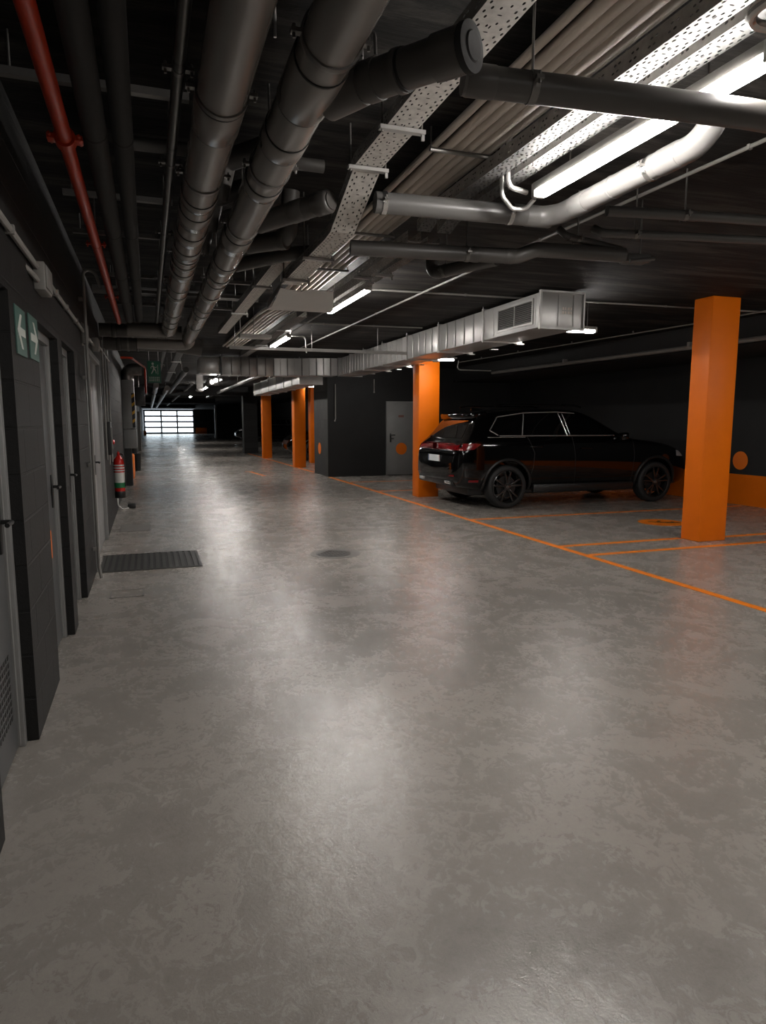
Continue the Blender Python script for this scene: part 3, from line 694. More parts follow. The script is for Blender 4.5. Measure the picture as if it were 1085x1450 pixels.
for x, y, z, lb in rods[:2]: tag(obj('threaded_rod', MB().tube([(x, y, z+.1), (x, y, ZC-.001)], .005, 8), 'galv'), lb, 'rod')

# ------------------------------------------------------------------ ventilation duct
DX0, DX1, DZ0, DZ1 = 4.25, 4.80, 2.565, 2.95
t = thing('ventilation_duct', 'long galvanised duct with an outlet grille at its end', 'duct', (4.5, 12, 2.75))
YD0, YD1 = 6.88, 15.55
b = MB(); seams = [6.88, 8.28, 9.75, 11.1, 12.4, 13.6, 14.6, 15.55]
for a, c in zip(seams, seams[1:]):
    b.box(DX0, DX1, a+.002, c-.002, DZ0, DZ1, bev=.006)
obj('duct_body', b, 'duct', t)
for s in seams:
    fl = MB()
    for q in ((DX0-.022, DX0, DZ0-.022, DZ1+.02), (DX1, DX1+.022, DZ0-.022, DZ1+.02)): fl.box(q[0], q[1], s-.016, s+.016, q[2], q[3])
    fl.box(DX0, DX1, s-.016, s+.016, DZ0-.022, DZ0); fl.box(DX0, DX1, s-.016, s+.016, DZ1, DZ1+.02)
    obj('flange', fl, 'galv', t, smooth=False)
for a, c in zip(seams[1:], seams[2:]):
    k = 5
    for i in range(1, k):
        yy = a+(c-a)*i/k
        obj('stiffener', box(DX0-.016, DX0, yy-.018, yy+.018, DZ0+.012, DZ1-.006, bev=.008), 'galv', t)
for yy in (7.0, 8.0): obj('stiffener', box(DX0-.004, DX0, yy-.006, yy+.006, DZ0+.02, DZ1-.01), 'galv', t, smooth=False)
for xx in (4.48, 4.68): obj('stiffener', box(xx-.012, xx+.012, YD0-.008, YD0, DZ0+.02, DZ1-.02, bev=.003), 'galv', t)
gy0, gy1, gz0, gz1 = 7.06, 7.86, 2.64, 2.88
g = MB()
for q in ((gy0, gy1, gz0-.025, gz0), (gy0, gy1, gz1, gz1+.025), (gy0-.025, gy0, gz0-.025, gz1+.025), (gy1, gy1+.025, gz0-.025, gz1+.025), ((gy0+gy1)/2-.006, (gy0+gy1)/2+.006, gz0, gz1)): g.box(DX0-.016, DX0-.001, *q)
gr = obj('outlet_grille', g, 'galv', t, smooth=False)
obj('dark_recess', box(DX0-.004, DX0-.001, gy0, gy1, gz0, gz1), 'rubber', gr, smooth=False)
s = MB()
for i in range(11):
    z = gz0+.012+i*(gz1-gz0-.02)/10; s.obox((DX0-.009, (gy0+gy1)/2, z), (.005, 0, -.003), (0, (gy1-gy0)/2, 0), (0, 0, .0018))
obj('louvre', s, 'galvd', gr, smooth=False)
lab = MB()
for j in range(2):
    for i, w in enumerate((.030, .022, .034, .026)): lab.box(4.525+i*.036, 4.525+i*.036+w*.8, YD0-.003, YD0-.001, 2.765-j*.045, 2.795-j*.045)
obj('stencil_mark', lab, simple('stencil', (.78, .70, .64), .6), t, smooth=False)
for s_ in (8.28, 9.75, 11.1, 12.4, 13.6):
    obj('hanger_rod', MB().tube([(DX0-.012, s_, DZ0-.02), (DX0-.012, s_, ZC-.001)], .006, 8), 'galv', t)
ft = MB()
for s_ in (8.28, 9.0, 9.75, 10.4, 11.1, 11.8, 12.4, 13.0, 13.6): ft.box(DX1-.06, DX1+.05, s_-.03, s_+.03, DZ0-.035, DZ0-.022)
obj('support_foot', ft, 'galv', t, smooth=False)
# crosswise duct with round transitions and a run beyond
t = thing('ventilation_duct', 'galvanised duct crossing the corridor ceiling', 'duct', (2.6, 16, 2.75))
b = MB()
for x0, x1 in ((1.62, 2.05), (2.05, 2.42), (2.42, 2.80)): b.box(x0+.002, x1-.002, 15.95, 16.5, 2.56, 2.95, bev=.006)
obj('duct_body', b, 'duct', t)
for x in (1.62, 1.84, 2.05, 2.24, 2.42, 2.61, 2.80):
    obj('stiffener', MB().box(x-.012, x+.012, 15.92, 15.95, 2.545, 2.95).box(x-.012, x+.012, 15.95, 16.5, 2.545, 2.56), 'galvd', t, smooth=False)
c = MB(); n = 9
rings = []
for i in range(n+1):
    a = i/n; x = 2.80+1.40*a; y0 = 15.95-.45*(a*a*(3-2*a)); d = .55
    rings.append((x, y0, d))
for (xa, ya, d), (xb, yb, _) in zip(rings, rings[1:]):
    bb = bmesh.new()
    vs = [bb.verts.new(p) for p in ((xa, ya, 2.56), (xb, yb, 2.56), (xb, yb, 2.95), (xa, ya, 2.95), (xa, ya+d, 2.56), (xb, yb+d, 2.56), (xb, yb+d, 2.95), (xa, ya+d, 2.95))]
    for f in ((0, 1, 2, 3), (5, 4, 7, 6), (0, 4, 5, 1), (3, 2, 6, 7)): bb.faces.new([vs[i] for i in f])
    c.add(bb)
bmesh.ops.remove_doubles(c.bm, verts=c.bm.verts, dist=1e-4)
obj('transition', c, 'duct', t)
for i in range(1, n): obj('flange', box(rings[i][0]-.012, rings[i][0]+.012, rings[i][1]-.016, rings[i][1]+.02, 2.55, 2.955), 'galv' if i % 2 else 'galvd', t, smooth=False)
e = MB()
e.box(1.12, 1.60, 15.90, 16.55, 2.57, 2.94, bev=.06); obj('end_box', e, 'duct', t)
r_ = MB().box(1.585, 1.615, 15.88, 16.57, 2.54, 2.965)
obj('flange', r_, 'black', t, smooth=False)
for x in (1.6, 2.42, 3.4): obj('hanger_rod', MB().tube([(x, 15.92, 2.95), (x, 15.92, ZC-.001)], .006, 8), 'galv', t)
t = thing('ventilation_duct', 'far galvanised duct continuing past the black block corner', 'duct', (3.7, 20, 2.6))
b = MB(); ss = [16.6, 17.6, 18.7, 19.9, 21.2, 22.6, 24.2]
for a, c_ in zip(ss, ss[1:]): b.box(3.55, 4.10, a+.003, c_-.003, 2.42, 2.80, bev=.006)
obj('duct_body', b, 'duct', t)
for a in ss: obj('flange', box(3.53, 4.12, a-.02, a+.02, 2.40, 2.82), 'galv', t, smooth=False)
for a in (17.6, 21.2): obj('hanger_rod', MB().tube([(3.54, a, 2.6), (3.54, a, ZC-.001)], .006, 8), 'galv', t)

# ------------------------------------------------------------------ lamps
def batten(label, x, y, z, L, axis='y', cable=True):
    t = thing('batten_lamp', label, 'lamp', (x, y, z), 'fluorescent battens')
    h = L/2
    if axis == 'y':
        hb = box(x-.033, x+.033, y-h, y+h, z+.012, z+.055, bev=.006); db = box(x-.034, x+.034, y-h+.02, y+h-.02, z-.024, z+.016, bev=.014)
        ends = [box(x-.035, x+.035, y-h-.012, y-h+.02, z-.02, z+.052, bev=.006), box(x-.035, x+.035, y+h-.02, y+h+.012, z-.02, z+.052, bev=.006)]; rp = [(x, y-h*.6), (x, y+h*.6)]
    else:
        hb = box(x-h, x+h, y-.033, y+.033, z+.012, z+.055, bev=.006); db = box(x-h+.02, x+h-.02, y-.034, y+.034, z-.024, z+.016, bev=.014)
        ends = [box(x-h-.012, x-h+.02, y-.035, y+.035, z-.02, z+.052, bev=.006), box(x+h-.02, x+h+.012, y-.035, y+.035, z-.02, z+.052, bev=.006)]; rp = [(x-h*.6, y), (x+h*.6, y)]
    obj('housing', hb, 'conduit', t); obj('diffuser', db, 'tube' if axis == 'y' else 'tubelow', t)
    for e in ends: obj('end_cap', e, 'conduit', t)
    for p in rp: obj('hanger_rod', MB().tube([(*p, z+.05), (*p, ZC-.001)], .004, 8), 'galvd', t)
    return t
cl = [(-6.1, 'lit batten lamp far behind the viewer'), (-2.1, 'lit batten lamp over the lane behind the viewer'), (2.60, 'large lit batten lamp crossed by the dark pipe'), (7.46, 'lit batten lamp in the middle of the lane ceiling'), (11.55, 'small lit batten lamp just before the crosswise duct'),
      (18.6, 'added unseen batten lamp behind the crosswise duct, brightening the far corridor'), (22.7, 'lit batten lamp in the far corridor, second beyond the crosswise duct'), (28., 'lit batten lamp in the far corridor before the block pier'), (38., 'lit batten lamp past the block pier'), (50., 'lit batten lamp far down toward the garage door')]  # first of these is hidden by the duct, added to brighten the far floor
for y, lb in cl: batten(lb, 2.015 if y < 5 else 2.14 if y < 15 else 2.2, y, 2.70 if y < 5 else 2.82, 1.46 if y < 5 else 1.56)
for y, lb in ((3.3, 'lit batten lamp over the empty bay at the right'), (7.54, 'lit batten lamp tucked under the duct outlet'), (11.8, 'lit batten lamp by the top of the column behind the car'), (22., 'lit batten lamp beside the column past the block corner')):
    batten(lb, 5.15 if y > 5 else 5.7, y, 2.645, .62 if y > 5 else 1.48, 'x')
batten('added unseen batten lamp close to the ceiling, brightening the steel back door', 5.3, 15.9, 2.89, .62, 'x')  # extra lamp hidden behind the duct, added to brighten the back door
batten('added out-of-view batten lamp brightening the car side and bay floor', 8.2, 3.9, 2.57, 1.48, 'x')  # extra lamp out of view, added to light car, column and bay floor
for y, lb in ((-1.5, 'lit batten lamp over the bay behind the viewer'),):
    batten(lb, 5.6, y, 2.645, 1.2, 'x')
# round spot fittings under the crosswise duct and daylight-lit tray strips
t = thing('emergency_light', 'twin bright emergency spotlights under the crosswise duct', 'lamp', (1.55, 17, 2.5))
obj('housing', box(1.40, 1.66, 16.8, 17.0, 2.36, 2.52, bev=.01), 'galvd', t)
for x, z in ((1.47, 2.43), (1.56, 2.47)): obj('lens', MB().lathe([(.045, -.02), (.042, 0)], (x, 16.80, z), 'y', 18), 'lens', t)
obj('hanger_rod', MB().tube([(1.55, 16.9, 2.5), (1.55, 16.9, ZC-.001)], .008, 8), 'galvd', t)
t = thing('smoke_detector', 'round bright fitting hanging farther down the corridor ceiling', 'lamp', (1.62, 23, 2.45))
obj('housing', MB().lathe([(.10, .06), (.14, 0), (.09, -.04)], (1.62, 23, 2.50), 'z', 20), 'galv', t)
obj('stem', box(1.52, 1.72, 22.9, 23.1, 2.55, ZC-.001), 'galvd', t, smooth=False)
tray('bright sloping cable tray beyond the exit sign, right of two', [(12.2, 2.66), (21.0, 2.66)], .50, .62, .05, 'perfn', [(14., 2.66), (17., 2.66)])
tray('bright narrow cable tray beyond the exit sign, left of two', [(12.2, 2.68), (17.5, 2.68)], .28, .34, .05, 'perfn', [(15., 2.68)])
for i, (x, y0, y1, z, r) in enumerate(((.9, 17, 30, 2.72, .07), (2.9, 17.5, 36, 2.74, .06), (.3, 24, 60, 2.7, .09), (.7, 26, 60, 2.7, .09), (1.5, 25, 58, 2.8, .05))):
    pipe_thing('overhead_pipe', ['dark pipe along the far corridor ceiling, beyond the bright tray', 'dark pipe along the far corridor ceiling, right of the spotlights', 'pale pipe in the far corridor, left of a pair before the garage door', 'pale pipe in the far corridor, right of a pair before the garage door', 'thin dark pipe down the middle of the far corridor'][i],
               [(x, y0, z), (x, y1, z)], r, 'galv' if i in (2, 3) else 'pvcdark', clamps=(2., 6.), seg=14)

# ------------------------------------------------------------------ left wall fittings
def wall_sign(label, y0, y1, z0, z1, d):
    t = thing('arrow_sign', label, 'sign', (XL, (y0+y1)/2, z0))
    obj('panel', box(XL, XL+.006, y0, y1, z0, z1, bev=.001), 'signteal', t, smooth=False)
    c, zc_, w, h = (y0+y1)/2, (z0+z1)/2, (y1-y0), (z1-z0)
    g = MB(); X = XL+.006
    def q(p): return [(X, c+d*a*w, zc_+b*h) for a, b in p]
    g.poly(q([(-.38, 0), (-.05, .36), (.10, .36), (-.12, .09), (-.12, -.09), (.10, -.36), (-.05, -.36)]), (.002, 0, 0))
    g.poly(q([(-.14, .085), (.38, .085), (.38, -.085), (-.14, -.085)]), (.002, 0, 0))
    obj('arrow', g, 'glyph', t, smooth=False)
wall_sign('green wall sign with a white arrow pointing towards the viewer', 3.53, 3.80, 1.81, 2.03, 1)
wall_sign('green wall sign with a white arrow pointing down the corridor', 3.91, 4.20, 1.82, 2.045, -1)
t = conduit('long grey conduit along the black wall above the doors', [(XL+.02, 1.0, 2.33), (XL+.02, 8.25, 2.33)], r=.016, saddles=[(XL+.02, 3.45, 2.33), (XL+.02, 5.0, 2.33), (XL+.02, 5.6, 2.33), (XL+.02, 6.3, 2.33)])
t = thing('junction_box', 'grey junction box on the wall conduit above the first doors', 'junction box', (XL, 4.3, 2.28))
obj('box_body', box(XL, XL+.06, 4.20, 4.46, 2.21, 2.36, bev=.008), 'conduit', t)
obj('lid', box(XL+.06, XL+.068, 4.215, 4.445, 2.225, 2.345, bev=.003), 'conduit', t)
obj('elbow', MB().tube(fillet([(XL+.02, 4.22, 2.26), (XL+.02, 4.05, 2.26), (XL-.01, 3.98, 2.29)], .06), .014, 10), 'conduit', t)
conduit('tall vertical conduit down the wall beside the pale double door', [(XL+.05, 7.0, 2.88), (XL+.17, 7.0, 2.90), (XL+.17, 7.0, 2.82)][::-1][:0] or [(XL+.19, 6.95, 2.72), (XL+.15, 6.92, 2.86), (XL+.052, 6.90, 2.86), (XL+.052, 6.88, .12), (XL+.07, 6.86, .02)], r=.014, fil=.08, mat='conduit',
        saddles=[(XL+.02, 6.89, 2.6), (XL+.02, 6.89, 1.9), (XL+.02, 6.89, 1.1), (XL+.02, 6.88, .3)])
t = thing('junction_box', 'small grey box where the vertical conduit meets the long one', 'junction box', (XL, 6.9, 2.2))
obj('box_body', box(XL, XL+.055, 6.98, 7.10, 2.22, 2.40, bev=.006), 'conduit', t); obj('wall_mount', box(XL, XL+.01, 7.0, 7.08, 2.205, 2.415), 'conduit', t); obj('lid', box(XL+.055, XL+.061, 6.99, 7.09, 2.235, 2.385, bev=.002), 'conduit', t)
t = thing('junction_box', 'small grey box on the wall at the end of the long conduit', 'junction box', (XL, 8.35, 2.3))
obj('box_body', box(XL, XL+.07, 8.27, 8.45, 2.28, 2.42, bev=.008), 'conduit', t); obj('lid', box(XL+.07, XL+.076, 8.285, 8.435, 2.295, 2.405, bev=.002), 'conduit', t)
conduit('thin conduit leaving the small box along the far wall', [(XL+.02, 8.46, 2.34), (XL+.02, 9.2, 2.42), (XL+.02, 11.5, 2.42)], r=.011)
for i, y in enumerate((9.75, 10.3, 11.0)):
    conduit(['vertical conduit on the wall past the double door, nearest of three', 'vertical conduit on the wall past the double door, middle of three', 'vertical conduit on the wall past the double door, farthest of three'][i], [(XL+.02, y, 2.55), (XL+.02, y, .9 if i else 1.0)], r=.012, mat='conduit', saddles=[(XL+.02, y, 2.2), (XL+.02, y, 1.5)])
t = thing('switch_box', 'black switch box with a red knob on the wall', 'switch', (XL, 9.9, 1.3))
obj('box_body', box(XL, XL+.07, 9.90, 10.2, 1.05, 1.5, bev=.01), 'black', t)
obj('red_knob', MB().lathe([(.03, 0), (.035, .02), (.02, .035)], (XL+.07, 10.12, 1.22), 'x', 16), 'redx', t)
obj('lever', box(XL+.07, XL+.085, 9.95, 9.99, 1.12, 1.42, bev=.004), 'conduit', t)
# extinguisher
t = thing('fire_extinguisher', 'red fire extinguisher hanging on the black wall', 'extinguisher', (-.462, 11.3, .3))
ex, ey = -.462, 11.3
obj('cylinder', MB().lathe([(.05, .335), (.076, .36), (.078, .38), (.078, .86), (.070, .92), (.035, .965), (.022, .98)], (ex, ey, 0), 'z', 28), 'redx', t)
obj('black_foot', MB().lathe([(.079, .32), (.081, .325), (.081, .42), (.079, .425)], (ex, ey, 0), 'z', 28), 'black', t)
obj('paper_label', MB().lathe([(.0795, .56), (.0795, .84)], (ex, ey, 0), 'z', 28, caps=False), 'white', t)
m = MB()
for z in (.80, .76, .72): m.lathe([(.080, z), (.080, z+.018)], (ex, ey, 0), 'z', 28, caps=False)
obj('label_band', m, 'redx', t)
obj('green_band', MB().lathe([(.0805, .48), (.0805, .56)], (ex, ey, 0), 'z', 28, caps=False), 'green', t)
v = MB().lathe([(.022, .98), (.022, 1.02), (.014, 1.025)], (ex, ey, 0), 'z', 14); v.box(ex-.01, ex+.01, ey-.10, ey+.02, 1.03, 1.045, bev=.003); v.box(ex-.01, ex+.01, ey-.08, ey+.02, 1.0, 1.012, bev=.003)
obj('valve', v, 'redx', t)
obj('hose', MB().tube(fillet([(ex+.02, ey, 1.0), (ex+.07, ey-.05, 1.0), (ex+.10, ey-.04, .75), (ex+.085, ey-.03, .50)], .04), .010, 10), 'black', t)
obj('wall_mount', box(XL, ex-.02, ey-.02, ey+.02, .93, .96), 'steel', t)
t = thing('cable_lead', 'pale cable dropping from the wall to a small black floor box', 'cable', (-.5, 12.3, 0))
obj('cable', MB().tube(fillet([(XL+.012, 12.2, .6), (XL+.012, 12.2, .1), (XL+.07, 12.35, .012), (-.36, 12.55, .012)], .08), .012, 10), 'white', t)
obj('plug_box', box(-.40, -.27, 12.5, 12.75, 0, .07, bev=.01), 'black', t)
# down-duct with hazard stripe
t = thing('wall_duct', 'grey duct with a yellow and black hazard strip on the far left wall', 'duct', (-.42, 17, .9))
obj('duct_body', box(XL+.002, -.285, 16.9, 17.7, 1.34, 2.45, bev=.008), 'frame', t)
obj('lower_box', box(XL+.002, -.27, 16.92, 17.68, .88, 1.32, bev=.008), 'doorgrey', t)
obj('elbow', MB().tube(fillet([(-.42, 17.3, 2.45), (-.42, 17.3, 2.72), (-.1, 17.3, 2.72)], .16), .14, 22), 'galvd', t)
obj('hazard_panel', box(-.345, -.280, 16.885, 16.9, 1.36, 2.15), 'black', t, smooth=False)
hz = MB()
for i in range(4): hz.poly([(-.345, 16.884, 1.46+i*.19), (-.345, 16.884, 1.53+i*.19), (-.280, 16.884, 1.58+i*.19), (-.280, 16.884, 1.51+i*.19)], (0, .001, 0))
obj('hazard_stripe', hz, 'yellow', t, smooth=False)
obj('stand', box(XL+.002, -.40, 17.0, 17.6, 0, .88), 'black', t, smooth=False)
t = thing('wall_guard', 'orange curved guard at the foot of the far left wall', 'guard', (-.45, 19.5, 0))
obj('guard_body', MB().box(XL+.002, -.40, 18.8, 20.2, 0, .62, bev=.05), 'decal', t)
tag(obj('rubbish_bin', MB().lathe([(.10, 0), (.13, .5), (.14, .52), (.10, .53)], (-.38, 22.2, 0), 'z', 20), 'black'), 'black bin standing past the orange guard', 'bin')
for i, (y0, y1, dx, h) in enumerate(((24., 25., .16, 2.1), (29, 30.2, .12, 2.3), (37., 38.4, .18, 2.0))):
    tag(obj('wall_cabinet', MB().box(XL+.002, XL+dx, y0, y1, 0, h, bev=.01), ['black', 'galvd', 'conduit'][i]), ['black cabinet on the far left wall past the bin', 'dull steel cabinet on the far left wall', 'grey cabinet on the far left wall closest to the garage door'][i], 'cabinet')
# exit sign
t = thing('exit_sign', 'green hanging exit sign below the crosswise mains', 'sign', (.12, 11.5, 2.1))
obj('panel', box(.028, .215, 11.50, 11.515, 2.115, 2.44), 'signgreen', t, smooth=False)
fr = MB()
for q in ((.018, .225, 2.105, 2.118), (.018, .225, 2.437, 2.45), (.018, .030, 2.105, 2.45), (.213, .225, 2.105, 2.45), (.03, .213, 2.205, 2.213)): fr.box(q[0], q[1], 11.49, 11.52, q[2], q[3])
obj('sign_frame', fr, 'signteal', t, smooth=False)
p = MB(); Y = 11.499
def P(pts): p.poly([(.12+a*.1, Y, 2.32+b*.1) for a, b in pts], (0, -.002, 0))
P([(-.25, .55), (-.05, .60), (.10, .15), (-.10, .05)]); P([(-.10, .10), (.10, .15), (.30, -.15), (.22, -.28), (.0, -.05)]); P([(-.12, .08), (.02, .02), (-.10, -.35), (-.35, -.75), (-.45, -.66), (-.25, -.30)])
P([(.22, -.26), (.30, -.18), (.38, -.62), (.28, -.66)]); P([(-.12, .52), (.25, .30), (.42, .42), (.46, .35), (.26, .18), (-.05, .38)]); P([(-.25, .55), (-.50, .30), (-.45, .05), (-.38, .08), (-.38, .28), (-.18, .42)])
p.lathe([(.018, 0), (.018, .002)], (.105, Y-.002, 2.405), 'y', 16)
P([(.55, .7), (.62, .7), (.62, -.8), (.55, -.8)]); P([(.62, .7), (.62, .62), (-.7+1.3, .62), (-.7+1.3, .7)])
obj('running_figure', p, 'glyph', t, smooth=False)
l = MB()
for j in range(3):
    x = .045
    for w in (.02, .014, .024, .018, .022, .016): l.box(x, x+w, Y-.002, Y, 2.187-j*.026, 2.200-j*.026); x += w+.008
obj('lettering', l, 'glyph', t, smooth=False)
for x in (.05, .19): obj('hanger_rod', MB().tube([(x, 11.505, 2.45), (x, 11.505, ZC-.001)], .004, 8), 'galv', t)
# ceiling-hung red hose / drum beyond the sign
conduit('red pipe bend hanging on the far left wall', [(-.45, 14.0, 2.70), (-.25, 14.0, 2.70), (-.02, 15.8, 2.66), (-.02, 15.8, 2.1)], r=.022, mat='red', fil=.1, name='sprinkler_pipe')
tag(obj('wall_cabinet', MB().box(-.36, -.05, 18.2, 18.6, 1.9, 2.35, bev=.01), 'black'), 'black box hung high past the hazard duct', 'cabinet')
conduit('bright strap hanger over the black box', [(-.2, 18.4, 2.35), (-.2, 18.4, 2.99)], r=.02, mat='galvd')

# ------------------------------------------------------------------ car
def lerp(a, b, t): return a+(b-a)*t
def make_car(label):
    root = thing('suv_car', label, 'car', (0, 0, 0))
    ST = [(-2.54, .50, .76, .74), (-2.51, .43, .98, .86), (-2.45, .38, 1.12, .93), (-2.36, .36, 1.19, .955), (-2.24, .33, 1.36, .97), (-2.11, .31, 1.55, .98), (-1.94, .30, 1.665, .985), (-1.6, .28, 1.705, .99), (-1.0, .27, 1.74, .99), (-.45, .265, 1.755, .985), (0., .265, 1.73, .985), (.35, .265, 1.60, .985), (.70, .265, 1.415, .985),
          (1.0, .265, 1.245, .985), (1.15, .265, 1.205, .985), (1.55, .27, 1.165, .985), (1.9, .28, 1.105, .97), (2.15, .29, 1.02, .93), (2.35, .32, .90, .84), (2.48, .38, .76, .70), (2.53, .46, .64, .55)]
    bm = bmesh.new(); rings = []
    for x, zb, zt, ym in ST:
        zbelt = 1.215-.012*(x+1)
        t = max(0, min(1, (zt-zbelt)/.42))
        k = ym/.985
        z6 = min(zbelt, zt-.035); z5 = min(zbelt-.05, zt-.085); z4 = min(.90, zt-.20); z3 = min(.62, zt-.30)
        z4 = max(z4, zb+.14); z3 = max(min(z3, z4-.05), zb+.10); z5 = max(z5, z4+.02); z6 = max(z6, z5+.02)
        half = [(.0, zb), (.80*k, zb), (.93*k, zb+.05), (ym*1.0, z3), (ym*1.0, z4), (.965*k, z5), (.925*k, z6),
                (lerp(.80, .755, t)*k, lerp(zt-.016, zt-.085, t) if t < 1 else zt-.085), (lerp(.58, .66, t)*k, zt-.016), (.30*k, zt-.002), (0., zt)]
        hz = [half[0]]
        for a in half[1:]: hz.append(a)
        ring = [bm.verts.new((x, -yy, zz)) for yy, zz in hz] + [bm.verts.new((x, yy, zz)) for yy, zz in hz[-2:0:-1]]
        rings.append(ring)
    n = len(rings[0])
    for A, B in zip(rings, rings[1:]):
        for k in range(n): bm.faces.new((A[k], A[(k+1) % n], B[(k+1) % n], B[k]))
    bm.faces.new(rings[0]); bm.faces.new(rings[-1][::-1])
    bmesh.ops.recalc_face_normals(bm, faces=bm.faces)
    me = bpy.data.meshes.new('body_tmp'); bm.to_mesh(me); bm.free()
    tmp = bpy.data.objects.new('body_tmp', me); COL.objects.link(tmp)
    s = tmp.modifiers.new('s', 'SUBSURF'); s.levels = 2; s.render_levels = 2
    cut = MB()
    for ax in (-1.565, 1.565):
        for sg in (-1, 1): cut.lathe([(.445, -.20), (.445, .25)], (ax, sg*.93, .40), 'y', 48)
    cme = bpy.data.meshes.new('cut_tmp'); cut.bm.to_mesh(cme); cut.bm.free()
    cob = bpy.data.objects.new('cut_tmp', cme); COL.objects.link(cob)
    dg = bpy.context.evaluated_depsgraph_get()
    smooth_me = bpy.data.meshes.new_from_object(tmp.evaluated_get(dg))
    b2 = bmesh.new(); b2.from_mesh(smooth_me); bvh = BVHTree.FromBMesh(b2); b2.free()
    bo = tmp.modifiers.new('b', 'BOOLEAN'); bo.object = cob; bo.operation = 'DIFFERENCE'; bo.solver = 'EXACT'
    dg = bpy.context.evaluated_depsgraph_get(); dg.update()
    body_me = bpy.data.meshes.new_from_object(tmp.evaluated_get(dg))
    bpy.data.objects.remove(tmp); bpy.data.objects.remove(cob)
    for p in body_me.polygons: p.use_smooth = True
    body_me.set_sharp_from_angle(angle=math.radians(38))
    body_me.materials.clear(); body_me.materials.append(M['paint'])
    body = bpy.data.objects.new('body', body_me); COL.objects.link(body); body.parent = root
    def cast(o, d):
        h = bvh.ray_cast(V(o), V(d)); return h[0], h[1]
    def patch(poly, proj_, off, rings_=6, dens=8, mb=None):
        """poly in 2-D, laid on the body by proj_(a,b) -> (origin, direction)"""
        mb = mb or MB(); bd = []
        m_ = len(poly)
        for i in range(m_):
            a, b = poly[i], poly[(i+1) % m_]
            for k in range(dens): bd.append((lerp(a[0], b[0], k/dens), lerp(a[1], b[1], k/dens)))
        cx_ = sum(p[0] for p in bd)/len(bd); cy_ = sum(p[1] for p in bd)/len(bd)
        def P3(a, b):
            o, d = proj_(a, b); h, nn = cast(o, d)
            if h is None: return V(o)+V(d)*2.0
            return h-V(d)*off
        prev = None; c0 = mb.bm.verts.new(P3(cx_, cy_))
        for r in range(1, rings_+1):
            ring = [mb.bm.verts.new(P3(lerp(cx_, p[0], r/rings_), lerp(cy_, p[1], r/rings_))) for p in bd]
            q = len(ring)
            for i in range(q):
                if prev is None: mb.bm.faces.new((c0, ring[i], ring[(i+1) % q]))
                else: mb.bm.faces.new((prev[i], ring[i], ring[(i+1) % q], prev[(i+1) % q]))
            prev = ring
        bmesh.ops.recalc_face_normals(mb.bm, faces=mb.bm.faces)
        return mb, [v.co.copy() for v in prev]
    wins = [('quarter_window', [(-1.85, 1.35), (-1.66, 1.565), (-1.17, 1.635), (-1.29, 1.275), (-1.70, 1.275)]),
            ('rear_window', [(-1.12, 1.63), (-.52, 1.652), (-.40, 1.25), (-1.16, 1.258)]),
            ('front_window', [(-.455, 1.652), (-.05, 1.625), (.12, 1.56), (.62, 1.25), (-.33, 1.245)])]
    chrome = {}
    for sg in (-1, 1):
        pr = lambda a, b, sg=sg: ((a, sg*2., b), (0, -sg, 0))
        for nm, poly in wins:
            mb_, edge = patch(poly, pr, .004)
            obj(nm, mb_, 'glass', root)
        tr = MB()
        e = lambda a, b, sg=sg: (cast((a, sg*2., b), (0, -sg, 0))[0] or V(a, sg*.9, b)) + V(0, sg*.006, 0)
        path = [e(lerp(-1.72, .66, k/40), 1.258-.006*k/40) for k in range(41)]
        tr.tube(path, .010, 8)
        up = [(-1.74, 1.27), (-1.88, 1.35), (-1.685, 1.58), (-1.17, 1.652), (-.5, 1.672), (-.03, 1.645)]
        q = []
        for a, b in zip(up, up[1:]):
            for k in range(6): q.append(e(lerp(a[0], b[0], k/6), lerp(a[1], b[1], k/6)))
        tr.tube(q, .009, 8)
        tr.tube([e(lerp(-1.27, -1.16, k/6), lerp(1.27, 1.64, k/6)) for k in range(7)], .010, 8)
        obj('window_trim', tr, 'chrome', root)
        pt = MB()
        pt.tube([e(lerp(-.46, -.36, k/6), lerp(1.645, 1.262, k/6)) for k in range(7)], .006, 8)
        pt.tube([e(lerp(-.38, -.30, k/6), lerp(1.645, 1.258, k/6)) for k in range(7)], .004, 8)
        obj('pillar_trim', pt, 'chrome', root)
        obj('shoulder_highlight', MB().tube([e(lerp(-1.95, -1.22, k/12), 1.232) for k in range(13)], .006, 8), 'chrome', root)  # chrome line put in as the highlight along the shoulder
        # shoulder crease, door handles, seams, cladding
        sm = MB()
        for seam in ([(-.27, 1.24), (-.22, .9), (-.20, .36)], [(1.02, 1.20), (1.06, .9), (1.02, .36)], [(-1.18, 1.24), (-1.05, .95), (-1.08, .70), (-1.15, .45)]):
            q = []
            for a, b in zip(seam, seam[1:]):
                for k in range(8): q.append(e(lerp(a[0], b[0], k/8), lerp(a[1], b[1], k/8))-V(0, sg*.0055, 0))
            sm.tube(q, .004, 6)
        obj('door_seam', sm, 'rubber', root)
        for hx, hz_ in ((-1.02, 1.065), (.0, 1.03)):
            p0 = e(hx, hz_); h = MB()
            h.obox(p0+V(0, sg*.018, 0), (.115, 0, 0), (0, .010, 0), (0, 0, .014), bev=.008)
            obj('door_handle', h, 'paint', root)
        for ax in (-1.565, 1.565):
            cm = MB(); q = []
            for k in range(29):
                an = math.radians(-8+196*k/28); a, b = ax+.452*math.cos(an), .40+.452*math.sin(an)
                hit = cast((a, sg*2., b), (0, -sg, 0))[0]
                q.append((hit if hit is not None else V(a, sg*.95, b))+V(0, sg*.002, 0))
            cm.tube(q, .026, 8)
            obj('wheel_arch', cm, 'clad', root)
        rk = MB().obox((0, sg*.945, .335), (1.06, 0, 0), (0, .045, 0), (0, 0, .075), bev=.03)
        obj('sill', rk, 'clad', root)
